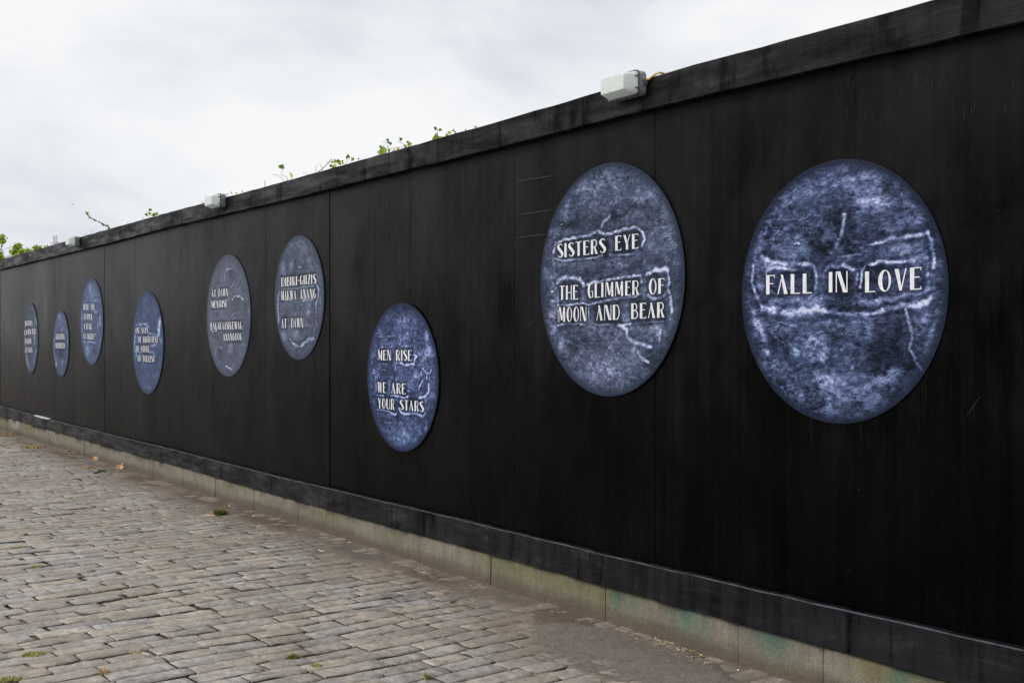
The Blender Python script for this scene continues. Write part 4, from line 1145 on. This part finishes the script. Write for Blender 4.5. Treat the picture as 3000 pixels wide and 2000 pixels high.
# ------------------------------------------------------------------ ivy
def leaf_shape(kind='ivy'):
    if kind == 'ivy':
        P = [(0, -0.42), (0.30, -0.46), (0.50, -0.18), (0.40, 0.02), (0.30, 0.12), (0.16, 0.30), (0, 0.56), (-0.16, 0.30), (-0.30, 0.12), (-0.42, 0.0), (-0.50, -0.20), (-0.28, -0.46)]
    else:
        P = [(0, -0.5), (0.10, -0.25), (0.40, -0.30), (0.32, -0.08), (0.52, 0.12), (0.26, 0.14), (0.14, 0.22), (0, 0.55), (-0.14, 0.22), (-0.26, 0.14), (-0.52, 0.12), (-0.32, -0.08), (-0.40, -0.30), (-0.10, -0.25)]
    return P
def leaf_mesh(c, size, r, face=None, kind='ivy', roll=None):
    """folded, lobed leaf as a fan of triangles"""
    P = leaf_shape(kind)
    ax = Vector((r.gauss(0, 1), r.gauss(0, 1), r.gauss(0, 1))) if face is None else Vector(face)
    ax.normalize()
    up = Vector((r.gauss(0, .5), r.gauss(0, .5), 1)) if roll is None else Vector(roll)
    s_ = up.cross(ax)
    if s_.length < 1e-3: s_ = Vector((1, 0, 0))
    s_.normalize(); u_ = ax.cross(s_); u_.normalize()
    V = [Vector(c)]
    fold = r.uniform(0.1, 0.35)
    for x, y in P:
        V.append(Vector(c) + (s_ * x + u_ * y + ax * (abs(x) * fold - 0.25 * y * y)) * size)
    n = len(P)
    return [tuple(v) for v in V], [(0, 1 + i, 1 + (i + 1) % n) for i in range(n)]
C5 = (760, 340, 3.675); C4 = (0, 560, 4.9); C2 = (550, 500, 10.455)
tocam = lambda p: Vector((-p[0], -p[1], H - p[2])).normalized()
def sprig(label, crop, stems, leaves, depth=0.035, seed=0):
    r = random.Random(seed)
    ox, oy, s = crop
    Yv = D + depth
    allp = [stems[0][0][0] if stems else leaves[0][0]]
    x, y = (stems[0][0][0] if stems else leaves[0][:2])
    b0 = wpt(ox + x / s, oy + y / s, Yv)
    root = empty('ivy_sprig', (b0[0], Yv, b0[2] - 0.05))
    tag(root, label, 'ivy', 'ivy sprigs showing over the hoarding')
    for pts, th in stems:
        P = []
        for k, (x, y) in enumerate(pts):
            q = wpt(ox + x / s, oy + y / s, Yv + 0.015 * math.sin(k * 1.7 + seed))
            P.append(q)
        P.insert(0, (P[0][0] - 0.01, Yv, P[0][2] - 0.10))
        m = MB(); m.tube(P, th, th * 0.55, 5); m.build('stem', M['twig'], root)
    for lf in leaves:
        x, y, sz = lf[:3]; kind = lf[3] if len(lf) > 3 else 'leaf'
        q = wpt(ox + x / s, oy + y / s, Yv + r.uniform(-0.015, 0.015))
        _, _, zz = proj(*q)
        size = sz / s * zz / F
        f = tocam(q) + Vector((r.gauss(0, .45), r.gauss(0, .45), r.gauss(0, .45)))
        V, Fc = leaf_mesh(q, size, r, f, 'ivy', (r.gauss(0, .8), r.gauss(0, .3), r.choice([-1, 1, 1])))
        obj('leaf', V, Fc, M[kind], root)
sprig('bare curled brown tendril alone above the fascia, right of the middle lamp', C5, [([(60, 775), (62, 725), (55, 695)], .0035)], [], seed=1)
sprig('sprig with a drooping leaf on a thin stalk and one round yellow leaf', C5,
      [([(275, 705), (245, 675), (205, 640), (145, 628)], .0022), ([(305, 680), (300, 660), (238, 638), (242, 600), (268, 558)], .002)],
      [(243, 543, 70, 'leaf_dark'), (337, 645, 88, 'leaf_yellow')], seed=2)
sprig('tiny bare forked twigs just above the fascia between two leafy sprigs', C5, [([(530, 640), (505, 625), (470, 608)], .0018), ([(530, 640), (522, 610)], .0016)], [], seed=3)
sprig('bushy sprig with a straight dark twig slanting up at its left', C5,
      [([(640, 600), (720, 530), (782, 458)], .004), ([(612, 605), (603, 570), (610, 545), (628, 533)], .002), ([(680, 565), (665, 540), (650, 512)], .0018), ([(790, 560), (770, 520), (720, 498), (800, 495), (768, 480)], .002), ([(930, 520), (945, 490), (968, 462), (945, 455)], .0018), ([(985, 490), (1003, 462)], .0016)],
      [(815, 492, 50), (855, 500, 50), (868, 512, 42, 'leaf_yellow'), (905, 508, 45), (772, 535, 40, 'leaf_dark'), (808, 545, 62), (785, 500, 30), (955, 432, 45, 'leaf_dark'), (938, 455, 36, 'leaf_dark'), (1003, 462, 46), (1065, 463, 24, 'leaf_dark'), (848, 478, 34, 'leaf_dark'), (895, 490, 30)], seed=4)
sprig('wide sprig with one big yellow-green leaf at its left foot and thin arching twigs', C5,
      [([(1392, 395), (1388, 340), (1370, 290), (1325, 275)], .0022), ([(1365, 395), (1400, 355), (1480, 340), (1565, 332)], .0022), ([(1575, 340), (1560, 320), (1535, 288), (1488, 278)], .0024), ([(1295, 420), (1268, 380)], .003), ([(1385, 345), (1335, 312)], .0014)],
      [(1330, 368, 112), (1305, 330, 34, 'leaf_dark'), (1383, 262, 36, 'leaf_dark'), (1412, 300, 38, 'leaf_dark'), (1390, 282, 32, 'leaf_dark'), (1520, 248, 42, 'leaf_dark'), (1613, 298, 56), (1597, 280, 30, 'leaf_dark'), (1496, 355, 48, 'leaf_yellow'), (1450, 372, 44), (1572, 328, 40), (1400, 375, 32)], seed=5)
sprig('upright sprig with a pair of leaves over a broad lime leaf', C5,
      [([(1918, 235), (1918, 190), (1916, 150), (1893, 130)], .0022), ([(1917, 155), (1945, 150)], .0016), ([(2130, 180), (2110, 178), (2090, 155)], .0016), ([(2010, 210), (2015, 175)], .0014)],
      [(1905, 232, 95), (1950, 232, 55), (1893, 132, 46, 'leaf_dark'), (1945, 152, 44, 'leaf_dark'), (2047, 184, 50, 'leaf_yellow'), (2020, 205, 44), (2088, 155, 32, 'leaf_dark'), (2108, 175, 26)], seed=6)
sprig('two tiny leaf tips above the fascia, nearest the big lamp', C5, [([(2225, 165), (2220, 150)], .0014)], [(2220, 150, 24), (2325, 118, 26), (2340, 120, 18)], seed=7)
tend = [(1600, 560), (1550, 515), (1480, 465), (1400, 435), (1350, 415), (1310, 385), (1270, 350), (1252, 325), (1240, 305)]
lv = []
r = random.Random(3)
for k in range(len(tend) - 1):
    for j in range(3):
        f_ = (j + r.random()) / 3
        lv.append((tend[k][0] + (tend[k + 1][0] - tend[k][0]) * f_ + r.uniform(-10, 10), tend[k][1] + (tend[k + 1][1] - tend[k][1]) * f_ + r.uniform(-12, 12), r.uniform(18, 38) * (1 if k < 4 else 0.8), 'leaf_dark'))
lv += [(1540, 498, 42, 'leaf_dark'), (1490, 490, 36, 'leaf_dark'), (1270, 298, 24, 'leaf_dark'), (1238, 305, 28, 'leaf_dark')]
sprig('long leafy tendril arching up to the left beyond the farthest lamp', C4, [(tend, .005), ([(1440, 600), (1432, 580), (1422, 562)], .003), ([(1530, 590), (1500, 575), (1470, 568)], .003)], lv, seed=8)
sprig('dark three-leaved sprig halfway between the far and middle lamps', C4,
      [([(2140, 395), (2145, 350), (2150, 305), (2085, 302)], .003), ([(2200, 360), (2215, 335), (2250, 322)], .003), ([(1838, 480), (1838, 435)], .0025)],
      [(2155, 272, 52, 'leaf_dark'), (2105, 335, 52, 'leaf_dark'), (2152, 320, 52), (2212, 335, 58, 'leaf_dark'), (2250, 322, 54, 'leaf'), (2185, 345, 36), (2050, 392, 34, 'twig')], seed=9)
sprig('dry looping tendril and lime leaf just right of the farthest lamp', C4,
      [([(1150, 662), (1200, 657), (1240, 648), (1248, 628), (1215, 622)], .003), ([(1315, 640), (1318, 600), (1330, 545)], .0025)], [(1300, 636, 46), (1240, 636, 18, 'leaf_dark')], seed=10)
sprig('few small leaves and a square yellow leaf beside the middle lamp', C2,
      [([(1225, 800), (1222, 740)], .0015), ([(1680, 690), (1680, 630)], .0015), ([(590, 800), (515, 765)], .0025), ([(490, 985), (405, 930)], .0025)],
      [(1345, 678, 125, 'leaf_yellow'), (1220, 725, 55, 'leaf_dark'), (1490, 695, 75, 'leaf_yellow'), (1682, 640, 55, 'leaf_dark'), (1640, 680, 36)], seed=11)
sprig('faint small leaves left of the farthest lamp, by the distant masts', C4, [([(760, 775), (740, 745), (715, 735)], .004)], [(685, 778, 32), (645, 794, 36), (740, 748, 18, 'leaf_dark'), (662, 792, 26)], seed=12)

# ------------------------------------------------------------------ trees behind the far end
def tree(label, clumps, Yt, trunk_px, seed, leafsz=0.10):
    r = random.Random(seed)
    base = wpt(trunk_px, 800, Yt)
    root = empty('young_tree', (base[0], Yt, -0.09))
    tag(root, label, 'tree', 'young trees behind the far end of the hoarding')
    tips = []
    for (cx_, cy_, rpx, rpy, n) in clumps:
        q = Vector(wpt(cx_, cy_, Yt)); _, _, zz = proj(*q)
        tips.append((q, rpx * zz / F, rpy * zz / F, n))
    m = MB()
    fork = Vector((base[0], Yt, 2.0))
    m.tube([(base[0] + 0.05, Yt, -0.09), (base[0] - 0.03, Yt + 0.02, 0.9), tuple(fork)], 0.075, 0.05, 8)
    m.build('trunk', M['bark'], root)
    for q, a, b_, n in tips:
        m = MB(); m.tube([tuple(fork - Vector((0, 0, 0.1))), tuple((fork + q) / 2 + Vector((r.uniform(-.1, .1), r.uniform(-.1, .1), -0.05))), tuple(q + Vector((0, 0, b_ * 0.6)))], 0.028, 0.006, 5)
        m.build('branch', M['bark'], root)
    cm = MB()
    for q, a, b_, n in tips:
        for i in range(n):
            d = Vector((r.gauss(0, 1), r.gauss(0, 1), r.gauss(0, 1))); d.normalize(); d *= r.random() ** 0.45
            c = q + Vector((d.x * a, d.y * a, d.z * b_))
            V, Fc = leaf_mesh(c, leafsz * r.uniform(0.6, 1.25), r, Vector((r.gauss(0, 1), -0.6 + r.gauss(0, 1), 0.5 + r.gauss(0, 1))), 'maple')
            cm.add(V, Fc)
    cm.build('crown', M['tree_leaf'], root)
tree('leafy young tree at the very left edge rising highest behind the hoarding', [(-4, 708, 20, 16, 60), (8, 700, 13, 13, 45), (-8, 745, 22, 18, 90), (4, 757, 16, 12, 60), (-20, 800, 40, 40, 120)], 6.4, -10, 1)
tree('lime green bushy young tree second from the left edge', [(52, 722, 15, 9, 70), (46, 738, 16, 10, 70), (64, 739, 14, 10, 60), (60, 765, 26, 24, 120)], 6.2, 55, 2, 0.095)
tree('low sparse green treetop closest to the farthest lamp', [(84, 736, 10, 8, 40), (106, 727, 9, 8, 40), (116, 727, 6, 7, 22), (100, 742, 16, 10, 60), (100, 775, 26, 24, 90)], 6.0, 100, 3, 0.085)

# ------------------------------------------------------------------ far things
c = wpt(28, 751, 31.0)
b = empty('distant_building', (c[0], 31.0, -0.09))
tag(b, 'pale flat roofed building seen far off between the two leftmost treetops', 'building')
zt = c[2]
xa, xb2 = wpt(-60, 751, 31.0)[0], wpt(50, 751, 31.0)[0]
m = MB(); m.box((xa, 31.0, -0.09), (xb2, 39.0, zt - 0.6)); m.build('wall', M['pale_wall'], b)
m = MB(); m.box((xa - 0.4, 30.6, zt - 0.598), (xb2 + 0.4, 39.4, zt)); m.build('roof', M['pale_steel'], b)
m = MB()
for k in range(7):
    x = xa + (xb2 - xa) * k / 6
    m.box((x - 0.04, 30.9, zt + 0.001), (x + 0.04, 30.98, zt + 1.1))
m.box((xa, 30.88, zt + 1.1), (xb2, 31.0, zt + 1.17)); m.build('roof_railing', M['pale_wall'], b)

c = wpt(161, 716, 60.0)
b = empty('distant_mast', (c[0], 60.0, -0.09))
tag(b, 'pair of thin pale masts far beyond the fascia left of the farthest lamp', 'mast')
_, _, zz = proj(*c); s1 = zz / F
for dx, top, w_ in ((-4.6, 690, 0.45), (-0.5, 692, 0.6), (4.4, 690, 0.7)):
    q = wpt(161 + dx, top, 60.0)
    m = MB(); m.box((q[0] - w_ * s1 * 2.2, 60.0, -0.09), (q[0] + w_ * s1 * 2.2, 60.0 + 2.0 * s1, q[2])); m.build('post', M['pale_steel'], b)
q = wpt(161, 709, 60.0)
m = MB(); m.box((wpt(155.5, 709, 60.0)[0], 60.0 + 2.2 * s1, -0.09), (wpt(167.5, 709, 60.0)[0], 60.0 + 7 * s1, q[2])); m.build('base', M['pale_wall'], b)

# gull
q = Vector(wpt(213, 599.5, 80.0)); _, _, zz = proj(*q); s1 = zz / F
b = empty('gull', tuple(q)); tag(b, 'tiny gull gliding in the cloudy sky above the farthest lamp', 'bird')
rv = Vector((ST, CT, 0)); uv = Vector((0, 0, 1)); dv = Vector((-CT, ST, 0))
def body_section(t_, rr):
    return [tuple(q + dv * t_ * s1 + (rv * math.cos(a) + uv * math.sin(a)) * rr * s1) for a in np.linspace(0, 2 * math.pi, 9)[:-1]]
V, Fc = loft([body_section(-4, 0.2), body_section(-2.6, 0.9), body_section(0, 1.2), body_section(3, 0.7), body_section(5, 0.15)])
obj('body', V, Fc, M['gull'], b, smooth=True)
for sg in (-1, 1):
    P = [q + rv * sg * 0.5 * s1, q + rv * sg * 3.4 * s1 + uv * (1.3 + 0.5 * sg) * s1, q + rv * sg * 6.5 * s1 + uv * (0.2 + 1.1 * sg) * s1]
    ch = [1.6, 1.3, 0.3]
    sec = []
    for p_, c_ in zip(P, ch):
        sec.append([tuple(p_ + dv * c_ * s1 + uv * 0.0), tuple(p_ + uv * 0.35 * s1), tuple(p_ - dv * c_ * s1), tuple(p_ - uv * 0.25 * s1)])
    V, Fc = loft(sec)
    obj('wing', V, Fc, M['gull'], b)

# ------------------------------------------------------------------ small things lying on the street
def gz_(x, y): return float(bed_height(np.array([x]), np.array([y]))[0])
def top_(x, y): return max(gz_(x, y), float(undul(np.array([x]), np.array([y]))[0]) + 0.0) + 0.001
def tuft(px, py, rad, hgt, n, mat, label, cat='weed', seed=0, group=None, name='grass_tuft', lean=0.8):
    r = random.Random(seed)
    x, y, _ = gpt(px, py)
    z = top_(x, y) - 0.004
    m = MB()
    for i in range(n):
        a = r.uniform(0, 2 * math.pi); d = rad * math.sqrt(r.random())
        bx, by = x + d * math.cos(a), y + d * math.sin(a)
        an = r.uniform(0, 2 * math.pi); l = hgt * r.uniform(0.45, 1.1); k = lean * r.uniform(0.4, 1.3)
        dx, dy = math.cos(an), math.sin(an); w_ = 0.0022 * r.uniform(0.7, 1.5)
        V = [(bx - dy * w_, by + dx * w_, z), (bx + dy * w_, by - dx * w_, z), (bx + dx * l * k * 0.4 + dy * w_, by + dy * l * k * 0.4 - dx * w_, z + l * 0.65), (bx + dx * l * k * 0.4 - dy * w_, by + dy * l * k * 0.4 + dx * w_, z + l * 0.65), (bx + dx * l * k, by + dy * l * k, z + l * 0.85)]
        m.add(V, [(0, 1, 2, 3), (3, 2, 4)])
    o = m.build(name, M[mat], None); tag(o, label, cat, group)
tuft(645, 1506, 0.055, 0.055, 170, 'grass', 'dark green grass tuft growing between setts below the hoarding', seed=1)
tuft(97, 1922, 0.05, 0.014, 170, 'moss', 'yellow green moss clump in the joint near the bottom left', name='moss_clump', seed=2)
tuft(70, 1967, 0.035, 0.018, 80, 'moss', 'smaller moss patch just above the bottom left moss clump', name='moss_clump', seed=12) if False else None
tuft(30, 1995, 0.05, 0.014, 120, 'moss', 'moss at the bottom edge in the left corner of the street', name='moss_clump', seed=3)
tuft(43, 1602, 0.05, 0.014, 90, 'moss', 'moss tuft at the left edge of the street, upper one', name='moss_clump', seed=4)
tuft(108, 1657, 0.035, 0.013, 70, 'moss', 'small moss tuft beside the dark sunken joint at left', name='moss_clump', seed=5)
tuft(858, 1925, 0.03, 0.02, 60, 'grass', 'green weed in a joint at the bottom centre left', seed=6)
tuft(928, 1951, 0.03, 0.015, 60, 'moss', 'flat yellow moss smear at the bottom centre', name='moss_clump', seed=7)
tuft(1252, 1986, 0.02, 0.03, 30, 'grass', 'tiny green weed by the bottom edge of the picture', seed=8)
tuft(302, 1980, 0.022, 0.035, 22, 'drygrass', 'dry pale grass tuft in a joint at the bottom left', seed=9)
tuft(98, 1312, 0.16, 0.06, 130, 'drygrass', 'dry yellow grass spreading at the foot of the far plinth', seed=10)
tuft(3, 1276, 0.22, 0.09, 130, 'drygrass', 'dry yellow grass at the left edge beside the plinth', seed=11)
tuft(224, 1329, 0.09, 0.04, 70, 'drygrass', 'small yellow weed beside the plinth left of the dry leaves', seed=13)
tuft(258, 1372, 0.08, 0.04, 60, 'drygrass', 'yellow weed on the street a step out from the far plinth', seed=14)
tuft(305, 1382, 0.07, 0.04, 70, 'grass', 'low green weed on the far street by a thin twig', seed=15)

def dry_leaf(px, py, size, label, mat='dryleaf', seed=0, name='dry_leaf', cat='leaf', upright=0.3):
    r = random.Random(seed)
    x, y, _ = gpt(px, py); z = top_(x, y) + size * 0.15
    V, Fc = leaf_mesh((x, y, z), size, r, (r.gauss(0, .5), r.gauss(0, .5) - upright, 1), 'maple' if name == 'dry_leaf' else 'ivy')
    o = obj(name, V, Fc, M[mat], None); tag(o, label, cat)
dry_leaf(282, 1348, 0.13, 'large curled orange dry leaf against the foot of the far plinth', seed=1, upright=1.0)
dry_leaf(352, 1374, 0.12, 'upright tan dry leaf by the plinth, nearest of the far leaves', seed=2, upright=1.2)
dry_leaf(306, 1364, 0.05, 'small narrow buff leaf between two curled dry leaves', seed=3, upright=0.8)
dry_leaf(197, 1322, 0.09, 'flat pale dry leaf farthest along the plinth foot', seed=4)
dry_leaf(554, 1438, 0.05, 'single straw coloured leaf lying on the dirt by the plinth', 'straw', seed=5)
dry_leaf(743, 1511, 0.02, 'tiny pale fleck on the dirt right of the grass tuft', 'straw', seed=6)
dry_leaf(2165, 1964, 0.022, 'white scrap at the bottom right foot of the plinth', 'paper', seed=7, name='paper_scrap', cat='litter')
dry_leaf(499, 1534, 0.018, 'tiny pinkish white scrap on the setts left of the grass tuft', 'paper', seed=8, name='paper_scrap', cat='litter')

def stick(pts, rad, label, mat='straw', name='straw', cat='straw', rise=0.004, knob=False):
    P = []
    for x_, y_ in pts:
        x, y, _ = gpt(x_, y_); P.append((x, y, top_(x, y) + rise))
    m = MB(); m.tube(P, rad, rad * 0.8, 6)
    if knob:
        m.tube([P[-1], (P[-1][0] * 1.003, P[-1][1] * 1.003, P[-1][2] + 0.003)], rad * 1.9, rad * 1.7, 6)
    o = m.build(name, M[mat], None); tag(o, label, cat)
stick([(1938, 1888), (1921, 1878)], 0.0026, 'short yellow stick with a knobbed end lying by the plinth', knob=True)
stick([(2027, 1935), (2054, 1924)], 0.0030, 'bright yellow stick with a knobbed end, the rightmost on the dirt', knob=True)
stick([(603, 1508), (615, 1509), (630, 1511)], 0.006, 'pale wood splinter left of the green grass tuft', name='wood_splinter', cat='splinter')
stick([(657, 1484), (668, 1483), (676, 1484)], 0.006, 'grey splinter on the dirt above the green grass tuft', name='wood_splinter', cat='splinter')
stick([(770, 1651), (795, 1653), (818, 1656)], 0.0026, 'long white straw lying across the setts in mid street')
stick([(724, 1575), (747, 1577)], 0.0024, 'short pale straw above the longer one in mid street')
stick([(415, 1920), (437, 1928)], 0.0035, 'thick tan straw in the gap beside the raised sett')
stick([(398, 1922), (411, 1908), (413, 1903)], 0.0026, 'curved straw piece left of the thick tan straw')
stick([(274, 1388), (290, 1384), (303, 1380)], 0.008, 'thin dark twig with pale end on the far setts', 'twig', 'twig', 'twig')
stick([(932, 1615), (950, 1618)], 0.006, 'flat straw fragment on the dirt edge above centre', name='wood_splinter', cat='splinter')
stick([(1020, 1590), (1028, 1591)], 0.004, 'small straw bit by the plinth foot above centre')
stick([(1205, 1999), (1212, 1990), (1228, 1987), (1243, 1991), (1246, 1999)], 0.0022, 'looped wiry stalk at the bottom edge of the picture', 'dryleaf', 'twig', 'twig', rise=0.012)
stick([(1320, 1767), (1335, 1762), (1338, 1760)], 0.004, 'dark curled stalk on the setts near the dirt edge', 'twig', 'twig', 'twig')
# litter of fine straw heaped along the plinth
r = random.Random(77)
m = MB()
for cx_, cy_, n, sx, sy in ((1960, 1893, 60, 20, 7), (2010, 1912, 40, 22, 6), (1828, 1845, 30, 16, 5), (1240, 1660, 22, 18, 5), (1405, 1720, 18, 16, 5), (350, 1385, 20, 16, 6), (395, 1925, 30, 12, 10), (1650, 1790, 14, 30, 8), (1900, 1870, 26, 30, 8), (2080, 1945, 24, 30, 8), (250, 1345, 30, 40, 8), (700, 1500, 16, 60, 10), (900, 1560, 14, 60, 12)):
    for i in range(n):
        x, y, _ = gpt(cx_ + r.gauss(0, sx), cy_ + r.gauss(0, sy))
        if y > 3.72: continue
        z = top_(x, y) + r.uniform(0.001, 0.006); a = r.uniform(0, 6.28); l = r.uniform(0.008, 0.03)
        m.tube([(x, y, z), (x + l * math.cos(a), y + l * math.sin(a), z + r.uniform(-0.002, 0.004))], 0.0011, 0.0008, 4)
o = m.build('straw_litter', M['straw'], None); tag(o, 'fine dry straw and chaff scattered along the plinth foot', 'straw', kind='stuff')
# pebbles and grit
m = MB()
for i in range(600):
    x = r.uniform(-16, -2.6); y = 3.72 - abs(r.gauss(0, 0.35))
    if i % 3 == 0:
        y = r.uniform(0.6, 3.6); x = r.uniform(-9, -3)
    s_ = r.uniform(0.0012, 0.0038) * (1.6 if r.random() < 0.06 else 1)
    z = gz_(x, y) + s_ * 0.3
    V = [(x + s_ * r.uniform(.7, 1.2), y, z), (x, y + s_ * r.uniform(.7, 1.2), z), (x - s_, y, z), (x, y - s_, z), (x, y, z + s_ * 0.9), (x, y, z - s_ * 0.5)]
    m.add(V, [(0, 1, 4), (1, 2, 4), (2, 3, 4), (3, 0, 4), (1, 0, 5), (2, 1, 5), (3, 2, 5), (0, 3, 5)])
o = m.build('grit', M['pale_steel'], None); tag(o, 'loose pale grit on the dirt and in the joints of the setts', 'grit', kind='stuff')
